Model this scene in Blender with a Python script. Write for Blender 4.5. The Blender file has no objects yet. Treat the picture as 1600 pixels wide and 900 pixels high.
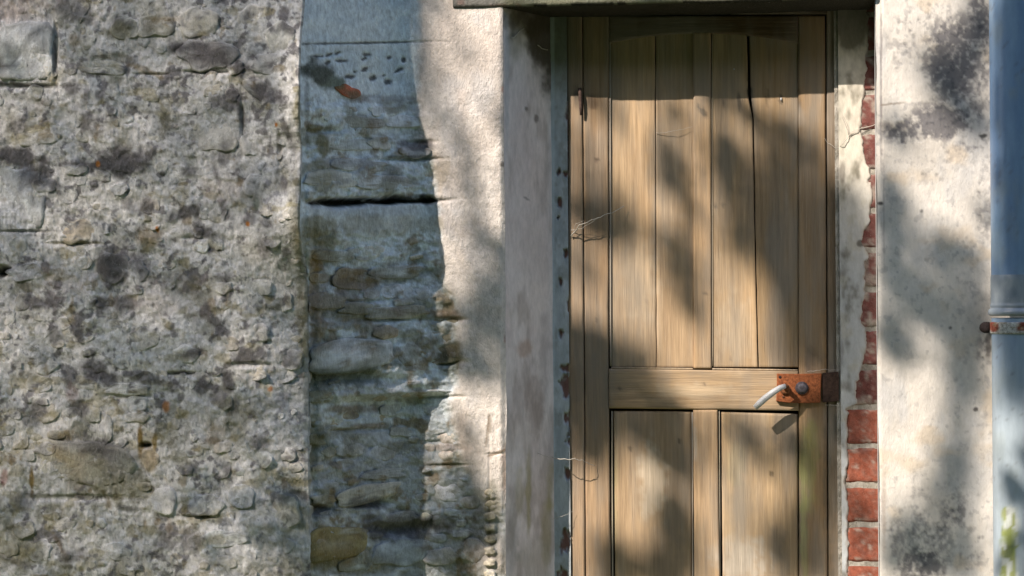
import bpy, math, random
import numpy as np
from mathutils import Vector, Matrix
rnd = random.Random(7)
C = bpy.context.scene.collection
S = bpy.context.scene
# ------------------------------------------------------------------ camera
D, ZC, F = 4.5, 1.3, 3000.0            # metres from the door wall, eye height, focal length in photo pixels
TH, RO = math.radians(6.0), math.radians(0.45)
cam_d = bpy.data.cameras.new('camera'); cam = bpy.data.objects.new('camera', cam_d); C.objects.link(cam)
cam_d.sensor_width = 36; cam_d.lens = 36*F/1600; cam_d.clip_end = 2000; cam_d.clip_start = 0.05
fw = Vector((-math.sin(TH), math.cos(TH), 0)); rt = Vector((math.cos(TH), math.sin(TH), 0)); up = Vector((0, 0, 1))
r_ = rt*math.cos(RO) - up*math.sin(RO); u_ = rt*math.sin(RO) + up*math.cos(RO)
cam.matrix_world = Matrix(((r_.x, u_.x, -fw.x, 0), (r_.y, u_.y, -fw.y, -D), (r_.z, u_.z, -fw.z, ZC), (0, 0, 0, 1)))
S.camera = cam
# ------------------------------------------------------------------ sky, sun, exposure
SD = Vector((.825, 1.0, -1.08)).normalized()
w = bpy.data.worlds.new('World'); S.world = w; w.use_nodes = True
nt = w.node_tree; sky = nt.nodes.new('ShaderNodeTexSky'); sky.sky_type = 'NISHITA'; sky.sun_disc = False
sky.sun_elevation = math.asin(-SD.z); sky.sun_rotation = math.atan2(-SD.x, -SD.y)
nt.links.new(sky.outputs[0], nt.nodes['Background'].inputs[0]); nt.nodes['Background'].inputs[1].default_value = 0.148
sl = bpy.data.lights.new('sun', 'SUN'); sl.energy = 4.6; sl.angle = math.radians(.53); sl.color = (1, .885, .765)
so = bpy.data.objects.new('sun', sl); C.objects.link(so); so.rotation_euler = SD.to_track_quat('-Z', 'Y').to_euler(); so.location = (-6, -8, 9)
S.view_settings.view_transform = 'Standard'; S.view_settings.look = 'None'; S.view_settings.exposure = 0.70; S.view_settings.gamma = 1
# ------------------------------------------------------------------ picture <-> place (for authoring only)
R3, U3, F3, C3 = (np.array(v) for v in (r_, u_, fw, (0, -D, ZC)))
def at(px, py, Y=0.0):
    px = np.asarray(px, float); py = np.asarray(py, float)
    a = (px-800)/F; b = (450-py)/F
    d = F3 + a[..., None]*R3 + b[..., None]*U3
    t = (Y - C3[1])/d[..., 1]
    return C3 + d*t[..., None]
def proj(P):
    q = P - C3; z = np.maximum(q@F3, .05)
    return 800 + F*(q@R3)/z, 450 - F*(q@U3)/z
# ------------------------------------------------------------------ noise
def _h(i, j, s):
    n = (i.astype(np.int64)*374761393 + j.astype(np.int64)*668265263 + s*974634777) & 0xffffffff
    n = ((n ^ (n >> 13))*1274126177) & 0xffffffff
    return ((n ^ (n >> 16)) & 0xffffff)/float(0xffffff)
def vn(x, y, s=0):
    i = np.floor(x); j = np.floor(y); fx = x-i; fy = y-j
    fx = fx*fx*(3-2*fx); fy = fy*fy*(3-2*fy)
    a = _h(i, j, s); b = _h(i+1, j, s); c = _h(i, j+1, s); d = _h(i+1, j+1, s)
    return (a*(1-fx)+b*fx)*(1-fy) + (c*(1-fx)+d*fx)*fy
def fbm(x, y, sx, sy=None, o=4, s=0):
    sy = sy or sx; t = 0; a = .5; k = 1
    for n in range(o):
        t = t + a*(vn(x/sx*k+17.3*n, y/sy*k+9.1*n, s+n)-.5)*2; a *= .5; k *= 2.03
    return t                                    # about -1..1
def ss(a, b, x): t = np.clip((x-a)/(b-a), 0, 1); return t*t*(3-2*t)
def cells(x, y, sx, sy, s):
    gx = x/sx; gy = y/sy; bi = np.floor(gx); bj = np.floor(gy)
    d1 = np.full(x.shape, 9.); d2 = np.full(x.shape, 9.); idv = np.zeros(x.shape)
    for a in (-1, 0, 1):
        for b in (-1, 0, 1):
            ci = bi+a; cj = bj+b
            qx = ci+.5+.8*(_h(ci, cj, s)-.5); qy = cj+.5+.8*(_h(ci, cj, s+1)-.5)
            d = np.hypot(gx-qx, gy-qy); n = d < d1
            d2 = np.where(n, d1, np.minimum(d2, d)); idv = np.where(n, _h(ci, cj, s+2), idv); d1 = np.where(n, d, d1)
    return d1, d2, idv
# ------------------------------------------------------------------ materials
def lk(nt, a, b): nt.links.new(a, b)
def newmat(name, rough=.9, spec=.2, metal=0):
    m = bpy.data.materials.new(name); m.use_nodes = True; b = m.node_tree.nodes['Principled BSDF']
    b.inputs['Roughness'].default_value = rough; b.inputs['Specular IOR Level'].default_value = spec; b.inputs['Metallic'].default_value = metal
    return m, m.node_tree, b
def noise(nt, vec, scale, detail=4, rough=.6, stretch=None):
    if stretch:
        mp = nt.nodes.new('ShaderNodeMapping'); mp.inputs['Scale'].default_value = stretch; lk(nt, vec, mp.inputs[0]); vec = mp.outputs[0]
    n = nt.nodes.new('ShaderNodeTexNoise'); n.inputs['Scale'].default_value = scale; n.inputs['Detail'].default_value = detail
    n.inputs['Roughness'].default_value = rough; lk(nt, vec, n.inputs['Vector']); return n.outputs['Fac']
def ramp(nt, fac, lo, hi, a, b):
    r = nt.nodes.new('ShaderNodeMapRange'); lk(nt, fac, r.inputs[0])
    for i, v in enumerate((lo, hi, a, b)): r.inputs[i+1].default_value = v
    return r.outputs[0]
def mixc(nt, fac, A, B, mode='MIX'):
    m = nt.nodes.new('ShaderNodeMix'); m.data_type = 'RGBA'; m.blend_type = mode
    for s, v in ((m.inputs[0], fac), (m.inputs[6], A), (m.inputs[7], B)):
        if hasattr(v, 'links'): lk(nt, v, s)
        else: s.default_value = v if isinstance(v, (int, float)) else (*v, 1)
    return m.outputs[2]
def bump(nt, b, hs, dist):
    prev = None
    for h, st, d in hs:
        n = nt.nodes.new('ShaderNodeBump'); n.inputs['Strength'].default_value = st; n.inputs['Distance'].default_value = d
        lk(nt, h, n.inputs['Height'])
        if prev: lk(nt, prev, n.inputs['Normal'])
        prev = n.outputs[0]
    lk(nt, prev, b.inputs['Normal'])
def attr_pos(nt):
    a = nt.nodes.new('ShaderNodeAttribute'); a.attribute_name = 'Col'
    g = nt.nodes.new('ShaderNodeNewGeometry'); return a.outputs['Color'], g.outputs['Position']
def masonry(name, var, speck, b1, b2, streak=1.0):
    m, nt, b = newmat(name, .93, .15); col, pos = attr_pos(nt)
    n1 = noise(nt, pos, 95, 5, .7, (1, 1, streak)); n2 = noise(nt, pos, 330, 3, .7, (1, 1, streak))
    c = mixc(nt, 1.0, col, mixc(nt, ramp(nt, n1, .3, .7, 0, 1), (1-var,)*3, (1+var,)*3), 'MULTIPLY')
    c = mixc(nt, ramp(nt, n2, .60, .72, 0, speck), c, (.66, .65, .62))
    c = mixc(nt, ramp(nt, n2, .40, .30, 0, speck*1.1), c, (.10, .09, .08))
    lk(nt, c, b.inputs['Base Color'])
    bump(nt, b, ((n1, .8, b1), (n2, .7, b2)), 0)
    return m
M = {}
M['rubble'] = masonry('rubble_mortar', .22, .36, .0055, .003, .55)
M['plaster'] = masonry('old_lime_plaster', .09, .07, .0022, .0010, .5)
M['jamb'] = masonry('painted_plaster', .12, .10, .0016, .0006, .35)
M['brick'] = masonry('red_brick', .28, .16, .003, .0015)
def wood(name, st):
    m, nt, b = newmat(name, .9, .06); col, pos = attr_pos(nt)
    oi = nt.nodes.new('ShaderNodeObjectInfo'); ad = nt.nodes.new('ShaderNodeVectorMath'); ad.operation = 'ADD'
    mu = nt.nodes.new('ShaderNodeVectorMath'); mu.operation = 'SCALE'; mu.inputs[0].default_value = (7.3, 3.1, 11.7); lk(nt, oi.outputs['Random'], mu.inputs['Scale'])
    lk(nt, pos, ad.inputs[0]); lk(nt, mu.outputs[0], ad.inputs[1]); v = ad.outputs[0]
    g1 = noise(nt, v, 1, 4, .65, st[0]); g2 = noise(nt, v, 1, 3, .6, st[1]); g3 = noise(nt, v, 1, 4, .6, st[2])
    c = mixc(nt, 1, col, mixc(nt, ramp(nt, g1, .3, .7, 0, 1), (.78, .76, .74), (1.20, 1.19, 1.17)), 'MULTIPLY')
    c = mixc(nt, ramp(nt, g2, .60, .78, 0, .42), c, (.09, .065, .045))
    c = mixc(nt, ramp(nt, g2, .40, .25, 0, .3), c, (.60, .50, .38))
    c = mixc(nt, ramp(nt, g3, .42, .66, 0, .62), c, (.25, .225, .19))
    lk(nt, c, b.inputs['Base Color']); bump(nt, b, ((g1, .6, .0016), (g2, .8, .0016)), 0)
    return m
M['wood_v'] = wood('weathered_oak_upright', ((110, 40, 5), (340, 60, 12), (14, 10, 3.2)))
M['wood_h'] = wood('weathered_oak_level', ((5, 40, 110), (12, 60, 340), (3, 10, 14)))
m, nt, b = newmat('grey_blue_paint', .32, .5); col, pos = attr_pos(nt)
n1 = noise(nt, pos, 60, 5, .7, (1, 1, .25)); n2 = noise(nt, pos, 500, 3, .7, (1, 1, .4))
lk(nt, mixc(nt, ramp(nt, n2, .62, .75, 0, .35), mixc(nt, 1, col, mixc(nt, n1, (.72, .74, .76), (1.25, 1.24, 1.2)), 'MULTIPLY'), (.5, .55, .58)), b.inputs['Base Color'])
bump(nt, b, ((n1, .4, .0008), (n2, .4, .0004)), 0); M['paint'] = m
m, nt, b = newmat('rust', .85, .25); col, pos = attr_pos(nt)
n1 = noise(nt, pos, 140, 5, .7); n2 = noise(nt, pos, 520, 3, .7)
lk(nt, mixc(nt, 1, mixc(nt, 1, col, mixc(nt, n2, (.6,)*3, (1.4,)*3), 'MULTIPLY'), mixc(nt, ramp(nt, n1, .35, .65, 0, 1), (1.1, 1.1, 1.1), (.42, .40, .40)), 'MULTIPLY'), b.inputs['Base Color'])
bump(nt, b, ((n1, .6, .001), (n2, .8, .0006)), 0); M['rust'] = m
m, nt, b = newmat('dull_aluminium', .6, .35, .15); g = nt.nodes.new('ShaderNodeNewGeometry')
lk(nt, mixc(nt, noise(nt, g.outputs['Position'], 220, 4, .7), (.40, .41, .43), (.66, .67, .68)), b.inputs['Base Color']); M['alu'] = m
def plain(name, c1, c2, sc, rough=.9, st=None, trans=0):
    m, nt, b = newmat(name, rough, .2); g = nt.nodes.new('ShaderNodeNewGeometry')
    lk(nt, mixc(nt, ramp(nt, noise(nt, g.outputs['Position'], sc, 5, .65, st), .3, .7, 0, 1), c1, c2), b.inputs['Base Color'])
    return m
M['web'] = plain('dusty_cobweb', (.42, .38, .33), (.62, .58, .52), 60)
M['leaf'] = plain('leaf_green', (.03, .07, .015), (.08, .14, .03), 6, .6)
M['weed'] = plain('weed_green', (.04, .13, .02), (.10, .24, .05), 40, .6)
M['bark'] = plain('bark', (.08, .06, .045), (.18, .15, .12), 14, .95, (1, 1, .2))
M['gravel'] = plain('rough_grass', (.045, .07, .02), (.11, .12, .05), 3)
M['dark'] = plain('unlit_interior', (.03, .025, .02), (.06, .05, .04), 5)
# ------------------------------------------------------------------ object helpers
def link(o, parent=None):
    C.objects.link(o)
    if parent is not None: o.parent = parent
    return o
def tag(o, label=None, cat=None, group=None, kind=None):
    for k, v in (('label', label), ('category', cat), ('group', group), ('kind', kind)):
        if v: o[k] = v
    return o
def thing(name, loc, label, cat, group=None):
    return tag(link(bpy.data.objects.new(name, None)), label, cat, group) if loc is None else _t(name, loc, label, cat, group)
def _t(name, loc, label, cat, group):
    o = link(bpy.data.objects.new(name, None)); o.location = loc; return tag(o, label, cat, group)
def raw(name, V, Fc, mat, parent=None, col=None, smooth=True, flat=None):
    """V world coordinates; the object's origin is put at its centre."""
    V = np.asarray(V, float); c = V.mean(0); me = bpy.data.meshes.new(name)
    if isinstance(Fc, np.ndarray):
        nf, k = Fc.shape; me.vertices.add(len(V)); me.vertices.foreach_set('co', (V-c).ravel())
        me.loops.add(nf*k); me.loops.foreach_set('vertex_index', Fc.ravel().astype(np.int32))
        me.polygons.add(nf); me.polygons.foreach_set('loop_start', np.arange(0, nf*k, k, dtype=np.int32))
        me.update(calc_edges=True)
    else:
        me.from_pydata((V-c).tolist(), [], Fc)
    sm = np.full(len(me.polygons), smooth)
    if flat is not None: sm[flat] = False
    me.polygons.foreach_set('use_smooth', sm)
    if col is not None:
        a = me.color_attributes.new('Col', 'FLOAT_COLOR', 'POINT'); cc = np.ones((len(V), 4)); cc[:, :3] = np.clip(col, .005, .95)
        a.data.foreach_set('color', cc.ravel())
    me.materials.append(M[mat]); me.validate(); o = bpy.data.objects.new(name, me); link(o)
    pl = Vector(parent.location) if parent is not None else Vector((0, 0, 0))
    if parent is not None: o.parent = parent
    o.location = Vector(c) - pl
    return o
def grid_faces(nv, nu):
    i = np.arange(nv*nu).reshape(nv, nu)
    return np.stack([i[:-1, :-1].ravel(), i[1:, :-1].ravel(), i[1:, 1:].ravel(), i[:-1, 1:].ravel()], 1)
def sheet(name, P, N, hf, cf, mat, parent):
    px, py = proj(P); h = hf(px, py) if hf else np.zeros(px.shape)
    V = P + np.asarray(N)*h[..., None]
    return raw(name, V.reshape(-1, 3), grid_faces(*px.shape), mat, parent, cf(px, py, h).reshape(-1, 3))
def spaced(*segs):
    out = []
    for a, b, st in segs:
        n = max(1, int(abs(b-a)/st)); out += list(np.linspace(a, b, n, endpoint=False))
    return np.array(out + [segs[-1][1]])
def plane(xs, zs, y):
    X, Z = np.meshgrid(xs, zs[::-1]); return np.stack([X, np.full(X.shape, float(y)), Z], -1)
def tube(pts, rads, n=8, caps=True):
    V = []; Fs = []; pts = [Vector(p) for p in pts]
    for k, p in enumerate(pts):
        t = (pts[min(k+1, len(pts)-1)] - pts[max(k-1, 0)]).normalized()
        a = t.cross(Vector((0, 0, 1))) if abs(t.z) < .95 else t.cross(Vector((0, 1, 0))); a.normalize(); c = t.cross(a)
        for j in range(n):
            q = 2*math.pi*j/n; V.append(p + (a*math.cos(q)+c*math.sin(q))*rads[k])
        if k:
            for j in range(n): Fs.append([(k-1)*n+j, (k-1)*n+(j+1) % n, k*n+(j+1) % n, k*n+j])
    if caps: Fs += [list(range(n))[::-1], [(len(pts)-1)*n+j for j in range(n)]]
    return V, Fs
def lerp3(a, b, t): return np.asarray(a)*(1-t[..., None]) + np.asarray(b)*t[..., None]
def patches(px, py, col, lst, soft=.45, jit=(14, .55), seed=50, gain=1.0):
    j = fbm(px, py, jit[0], jit[0]*1.3, 4, seed)*jit[1]*1.6
    for (x, y, rx, ry, ang, c, st) in lst:
        R = max(rx, ry)*1.9+4; m = (abs(px-x) < R) & (abs(py-y) < R)
        if not m.any(): continue
        ca, sa = math.cos(math.radians(ang)), math.sin(math.radians(ang)); dx = px[m]-x; dy = py[m]-y
        d = np.sqrt(((dx*ca+dy*sa)/rx)**2 + ((-dx*sa+dy*ca)/ry)**2) + j[m]
        k = np.minimum(1, ss(1+soft, 1-soft, d)*st*gain)[..., None]
        col[m] = col[m]*(1-k) + np.array(c)*k
    return col
# palette (albedo; k also paints crevice shade)
K = dict(d=(.135, .125, .125), D=(.05, .048, .05), g=(.25, .24, .235), o=(.27, .18, .055), O=(.48, .19, .04), m=(.19, .175, .09), p=(.62, .60, .57),
         w=(.72, .71, .69), c=(.50, .40, .27), b=(.40, .44, .50), r=(.33, .09, .05), n=(.22, .16, .10), k=(.03, .03, .025), G=(.10, .12, .06), y=(.40, .36, .25), P=(.60, .48, .42))
# ------------------------------------------------------------------ rubble wall: marks seen in the photograph (x, y, rx, ry, angle, colour, strength)
RW = [(192,255,42,26,0,'d',.85),(30,245,48,13,8,'d',.85),(52,275,22,22,30,'d',.85),(118,256,30,7,4,'d',.7),(85,290,9,9,0,'d',.7),(325,85,52,22,9,'d',.85),
 (372,105,12,16,0,'d',.8),(415,145,32,13,30,'d',.85),(362,155,16,18,30,'d',.7),(335,160,9,14,0,'d',.6),(378,185,5,34,-12,'d',.7),(290,333,20,10,-22,'d',.8),
 (318,362,24,13,12,'d',.8),(350,240,9,20,20,'d',.7),(300,268,14,9,0,'d',.65),(337,270,6,18,-20,'d',.65),(448,287,8,15,-10,'d',.8),(350,325,7,20,-25,'d',.65),
 (390,342,10,12,0,'d',.7),(420,350,18,9,30,'d',.75),(415,385,11,15,0,'d',.65),(230,322,10,14,0,'d',.65),(200,320,8,12,-30,'d',.5),(115,137,13,11,0,'d',.7),
 (136,150,6,12,0,'d',.6),(157,148,7,8,0,'d',.7),(172,172,5,12,-20,'d',.55),(135,188,9,16,0,'d',.65),(150,205,14,14,0,'d',.4),(27,195,13,16,0,'d',.55),(256,193,8,16,0,'d',.55),
 (257,190,10,22,0,'m',.45),(105,12,28,18,0,'d',.6),(125,25,20,14,0,'g',.8),(185,35,9,14,0,'d',.65),(203,40,9,10,0,'d',.6),(232,45,7,16,0,'d',.55),(443,22,7,12,0,'d',.75),
 (190,50,24,14,0,'m',.5),(240,25,16,26,0,'m',.35),(268,30,22,5,0,'o',.5),(170,90,40,7,6,'m',.45),(205,95,9,9,0,'d',.5),(232,112,26,5,22,'o',.5),(120,62,10,12,30,'o',.5),
 (180,126,14,9,0,'m',.5),(175,420,22,26,10,'d',.75),(172,418,14,14,0,'k',.5),(218,418,16,22,-30,'d',.55),(4,424,13,9,0,'k',.9),(72,417,5,10,-10,'d',.7),(37,445,5,20,-20,'g',.7),
 (50,447,24,8,0,'m',.5),(62,474,26,11,6,'d',.75),(80,468,9,11,0,'d',.7),(120,516,9,15,-15,'d',.7),(85,522,10,12,0,'d',.55),(158,472,15,9,0,'d',.7),(194,474,18,12,0,'d',.7),
 (320,482,7,11,10,'d',.8),(338,505,9,17,-35,'d',.75),(385,558,26,13,0,'d',.8),(452,562,15,12,0,'d',.6),(298,552,16,8,-10,'d',.75),(283,583,24,2.5,0,'k',.4),
 (108,590,13,18,0,'d',.65),(112,612,10,14,0,'r',.25),(148,578,20,15,0,'d',.75),(170,592,14,10,0,'d',.75),(225,590,30,9,5,'d',.65),(270,604,8,9,0,'d',.6),(60,640,12,12,0,'d',.65),
 (128,643,16,13,0,'d',.7),(50,658,14,12,0,'g',.6),(316,606,9,13,0,'d',.75),(358,600,7,16,-15,'d',.8),(338,622,12,16,0,'d',.6),(366,632,8,14,0,'d',.6),(403,692,18,11,6,'d',.7),
 (439,622,10,9,0,'d',.7),(421,608,5,6,0,'O',.9),(260,635,5,8,0,'O',.75),(219,692,4,24,0,'o',.85),(242,690,4,14,0,'o',.8),(228,695,9,4,0,'k',.5),(235,718,13,15,0,'c',.8),(333,672,16,22,0,'o',.4),
 (330,688,12,6,0,'n',.5),(265,680,24,20,0,'m',.45),(140,720,74,42,0,'m',.25),(190,758,38,26,0,'m',.6),(115,730,20,28,10,'o',.3),(120,693,38,12,0,'d',.5),(190,720,30,26,0,'g',.4),(165,700,24,14,0,'d',.6),(8,745,5,15,10,'r',.45),(50,748,3,22,0,'o',.8),(130,776,80,2.5,3,'k',.35),
 (200,795,14,5,10,'k',.5),(262,835,20,18,0,'d',.6),(295,843,22,20,0,'d',.55),(264,822,6,18,0,'n',.5),(352,732,8,14,-20,'d',.6),(300,733,12,8,0,'g',.8),(35,780,14,16,0,'d',.45),
 (95,855,5,18,-30,'n',.6),(30,880,30,5,20,'d',.5),(235,868,30,4,0,'k',.4),(115,870,18,8,0,'d',.5),(440,758,4,8,0,'n',.7),(380,783,20,13,0,'b',.45),(352,815,14,7,0,'d',.5),
 (310,806,26,3,8,'k',.6),(230,370,16,15,0,'o',.55),(232,385,10,10,0,'m',.5),(245,358,3,4,0,'O',.9),(387,350,3,4,0,'O',.95),(154,256,3,4,0,'O',.8),(435,196,3,4,0,'O',.9),(368,320,10,5,-25,'m',.75),
 (401,322,6,12,0,'G',.7),(385,400,16,26,0,'m',.35),(350,432,16,10,0,'d',.5),(300,440,10,10,0,'m',.4),(465,345,9,70,0,'m',.4),(472,175,7,36,0,'m',.6),(470,450,8,90,0,'m',.5),(476,560,6,90,0,'m',.45),
 (477,305,5,40,0,'G',.5),(437,108,10,6,0,'c',.4),(405,62,9,7,0,'c',.4),(130,355,60,3,0,'g',.01),(120,379,32,3,0,'m',.7),(35,360,38,2,0,'k',.35),(4,100,3,14,0,'n',.5),(60,165,12,14,0,'n',.3),
 (42,133,46,3,4,'k',.7),(84,82,2.6,48,0,'k',.75),(30,35,40,16,0,'g',.5),(45,80,40,40,0,'b',.25),(455,215,6,30,-20,'d',.6),(330,205,60,40,0,'p',.2),(300,250,9,12,0,'G',.35),
 (20,320,50,42,0,'b',.35),(420,300,30,50,0,'b',.22),(440,640,40,60,0,'b',.25),(400,820,70,60,0,'b',.2),(455,800,20,80,0,'G',.25),(30,860,40,30,0,'m',.25),(290,20,26,18,0,'p',.45),(5,20,50,16,0,'P',.3),
 (20,0,60,22,0,'P',.4),(270,460,60,30,0,'P',.2),(345,300,40,20,0,'P',.2),(100,440,60,20,0,'P',.2),(430,590,20,9,0,'b',.5)]
RW = [(a, b_, c, d, e, K[k], s) for (a, b_, c, d, e, k, s) in RW]
def rw_col(px, py, base=None, h=None):
    a = fbm(px, py, 120, 90, 4, 3); b2 = fbm(px, py, 34, 26, 4, 9); c = fbm(px, py, 10, 15, 3, 14)
    mort = lerp3((.67, .645, .615), (.84, .805, .765), ss(-.6, .6, a*.6+b2*.5))
    if base is None:
        col = lerp3((.67, .645, .615), (.84, .805, .765), ss(-.6, .6, a*.6+b2*.5))
        col = lerp3(col, (.54, .54, .54), ss(-.05, .6, fbm(px, py, 90, 110, 3, 21)+ (px-240)/900)*.65)
    else:
        col = np.ones(px.shape+(3,))*np.array(base)*np.array((1.36,1.33,1.27))*(1+.3*b2+.22*c)[..., None]
        col = lerp3(col, mort, .35+.3*ss(-.3, .4, fbm(px, py, 14, 14, 3, 531)))
    col = lerp3(col, K['p'], ss(.18, .5, fbm(px, py, 17, 13, 4, 31))*.55)
    col = lerp3(col, K['g'], ss(.22, .55, fbm(px, py, 22, 19, 4, 36))*.42)
    col = lerp3(col, K['d'], ss(.34, .5, fbm(px, py, 18, 15, 4, 44))*.75)
    col = lerp3(col, K['m'], ss(.22, .55, fbm(px, py, 46, 40, 4, 57)+.12*ss(350, 800, py))*.55)
    col = lerp3(col, K['o'], ss(.42, .6, fbm(px, py, 22, 34, 4, 61))*.6)
    rx_, ry_ = px*.82+py*.57, -px*.57+py*.82
    dk = fbm(rx_, ry_, 15, 22, 4, 511)+.45*fbm(px, py, 90, 60, 3, 515)
    col = lerp3(col, (.17, .16, .165), ss(.30, .46, dk)*.85)
    col = lerp3(col, (.80, .79, .77), ss(.40, .54, fbm(px, py, 13, 10, 4, 521))*.6)
    col = lerp3(col, (.36, .31, .16), ss(.30, .5, fbm(px, py, 26, 18, 4, 525)+.12*ss(350, 750, py))*.55)
    col = lerp3(col, (.13, .13, .135), ss(.36, .52, fbm(px, py, 6, 7, 3, 561)+.5*fbm(px, py, 50, 40, 3, 565))*.6)
    col = patches(px, py, col, RW, gain=1.15)
    bx_ = ss(-8, 6, 84-px)*ss(-8, 8, py-28)*ss(-5, 4, 127-py)+.5*ss(-8, 6, 72-px)*ss(-8, 8, py-262)*ss(-5, 4, 356-py)
    col = col*(1+bx_*(.25+1.1*fbm(px, py, 3.6, 26, 3, 77)))[..., None]
    grain = 1 + .35*fbm(px, py, 3.2, 6.5, 3, 71)
    col = col*grain[..., None]
    if h is not None: pass
    return col
def rw_h(px, py):
    d1, d2, idv = cells(px+7*fbm(px, py, 20, 20, 3, 2), py+6*fbm(px, py, 20, 20, 3, 5), 46, 31, 7)
    lump = ss(.0, .35, d2-d1)*(idv-.35)
    h = hump(px, py)+.007*fbm(px, py, 110, 80, 3, 1)+.0032*lump+.0038*fbm(px, py, 30, 20, 4, 12)+.0035*fbm(px, py, 8, 9, 3, 13)
    for (x, y, rx, ry, dep) in ((4,424,12,8,-.03),(228,696,8,4,-.022),(42,135,46,4,-.012),(87,82,3.5,50,-.010),(283,584,24,3,-.010),(130,778,80,5,-.008),(452,570,14,4,-.012),(120,381,32,3,-.008),
                         (378,190,3,36,-.010),(240,116,30,2.5,-.008),(330,112,44,3,-.010),(310,808,24,3,-.010),(390,570,30,4,-.008),(35,362,38,2.5,-.007),(200,620,34,4,-.006),(300,372,18,3,-.006),(440,240,4,34,-.01)):
        h = h + dep*np.exp(-(((px-x)/rx)**2+((py-y)/ry)**2)**1.5)
    return h
YL = -.30                                           # the rubble wall stands about 30 cm proud of the door wall
# where, on the door wall, the shade thrown by its bulging corner should end (photo row, photo column)
EE = ((-900, 640), (120, 642), (200, 664), (260, 682), (440, 688), (470, 720), (612, 720), (624, 662), (1500, 662))
_zr = np.array([at(680, y)[2] for y, e in EE]); _pr = np.array([(.96-(1115-e)*.0015)/(.825+.2133) for y, e in EE]); _zc = _zr+1.08*_pr
_o = np.argsort(_zc); _zg = np.linspace(_zc.min(), _zc.max(), 600); _pg = np.array([np.interp(q, _zc[_o], _pr[_o]) for q in _zg])
def pc_(z):
    a = 0
    for d in np.linspace(-.045, .045, 13): a = a+np.interp(np.asarray(z)+d, _zg, _pg)
    return a/13
XE = at(475, 450, YL)[0]
def edgewob(z): return .004*fbm(z*600, z*0+3, 40, 40, 4, 8)
FINE = .0024
xs = spaced((-7, -3.2, .04), (-3.2, -1.72, .007), (-1.72, XE, FINE)); zs = spaced((0, .35, .02), (.35, .6, .007), (.6, 2.03, FINE), (2.03, 2.6, .007), (2.6, 3.4, .02))
rub = thing('rubble_wall', (XE-.8, YL, 0), 'rough rubble stone wall smeared with pale mortar and grey lichen, left of the doorway', 'wall')
def hump(px, py): return (pc_(ZC+(450-py)*.0014)+YL)*ss(380, 472, px)
P = plane(np.append(xs, XE), zs, YL); P[..., 0] += edgewob(P[..., 2])*ss(XE-.05, XE, P[..., 0]); P[:, -1, 1] += .05
rnd_edge = lambda px, X: X
def rw_hh(px, py): return (rw_h(px, py)-hump(px, py))*ss(486, 466, px) + hump(px, py) - .004*ss(468, 476, px)**2
sheet('mortar_face', P, (0, -1, 0), rw_hh, lambda px, py, h: rw_col(px, py, None, h), 'rubble', rub)
rub['kind'] = 'thing'
rub['kind'] = 'thing'
def stone(px, py, rx, ry, ang, proud, base, parent, Y0, hf, colf, blocky=2.3, seed=0, nseg=22, mat='rubble'):
    r = random.Random(seed*13+5)
    if Y0 == 0:
        for _ in range(12): c = at(px, py, Y0); Y0 = float(Y0*.5+.5*ysurf(c[0], c[2]))
    c = at(px, py, Y0); s = (D+Y0)/F*1.01
    rings = [0, .28, .52, .72, .86, .96, 1.03]; ca, sa = math.cos(math.radians(-ang)), math.sin(math.radians(-ang))
    am = [(r.uniform(-.09, .09), r.uniform(0, 6.28)) for _ in range(5)]
    V = []; hm = float(hf(np.array([float(px)]), np.array([float(py)]))[0]); rel = []
    for k, t in enumerate(rings):
        for j in range(1 if k == 0 else nseg):
            q = 2*math.pi*j/nseg; cq, sq = math.cos(q), math.sin(q)
            R = (abs(cq)**blocky+abs(sq)**blocky)**(-1/blocky)*(1+sum(a*math.sin((i+2)*q+f) for i, (a, f) in enumerate(am)))
            x = t*R*rx*cq; y = t*R*ry*sq; V.append((x*ca-y*sa, x*sa+y*ca, t))
    V = np.array(V); tx = V[:, 2]; wx = c[0]+V[:, 0]*s; wz = c[2]+V[:, 1]*s
    h = hm + proud*(1-.55*tx**3.5) - .03*(tx > 1); Yv = Y0
    if parent is not rub: Yv = ysurf(wx, wz)
    P = np.stack([wx, Yv-h, wz], -1)
    qx, qy = proj(P)
    dh = .16*min(rx, ry)*s*(fbm(qx, qy, min(rx, ry)*1.1, None, 3, seed+300)) + .0030*fbm(qx, qy, 7, 8, 3, seed+400)
    P[:, 1] -= dh
    Fc = [[0, 1+(j+1) % nseg, 1+j] for j in range(nseg)]
    for k in range(len(rings)-2):
        a = 1+k*nseg; b3 = a+nseg
        Fc += [[a+j, a+(j+1) % nseg, b3+(j+1) % nseg, b3+j] for j in range(nseg)]
    Fc = [f[::-1] for f in Fc]
    return raw('stone', P, Fc, mat, parent, colf(qx, qy, base), True)
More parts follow.
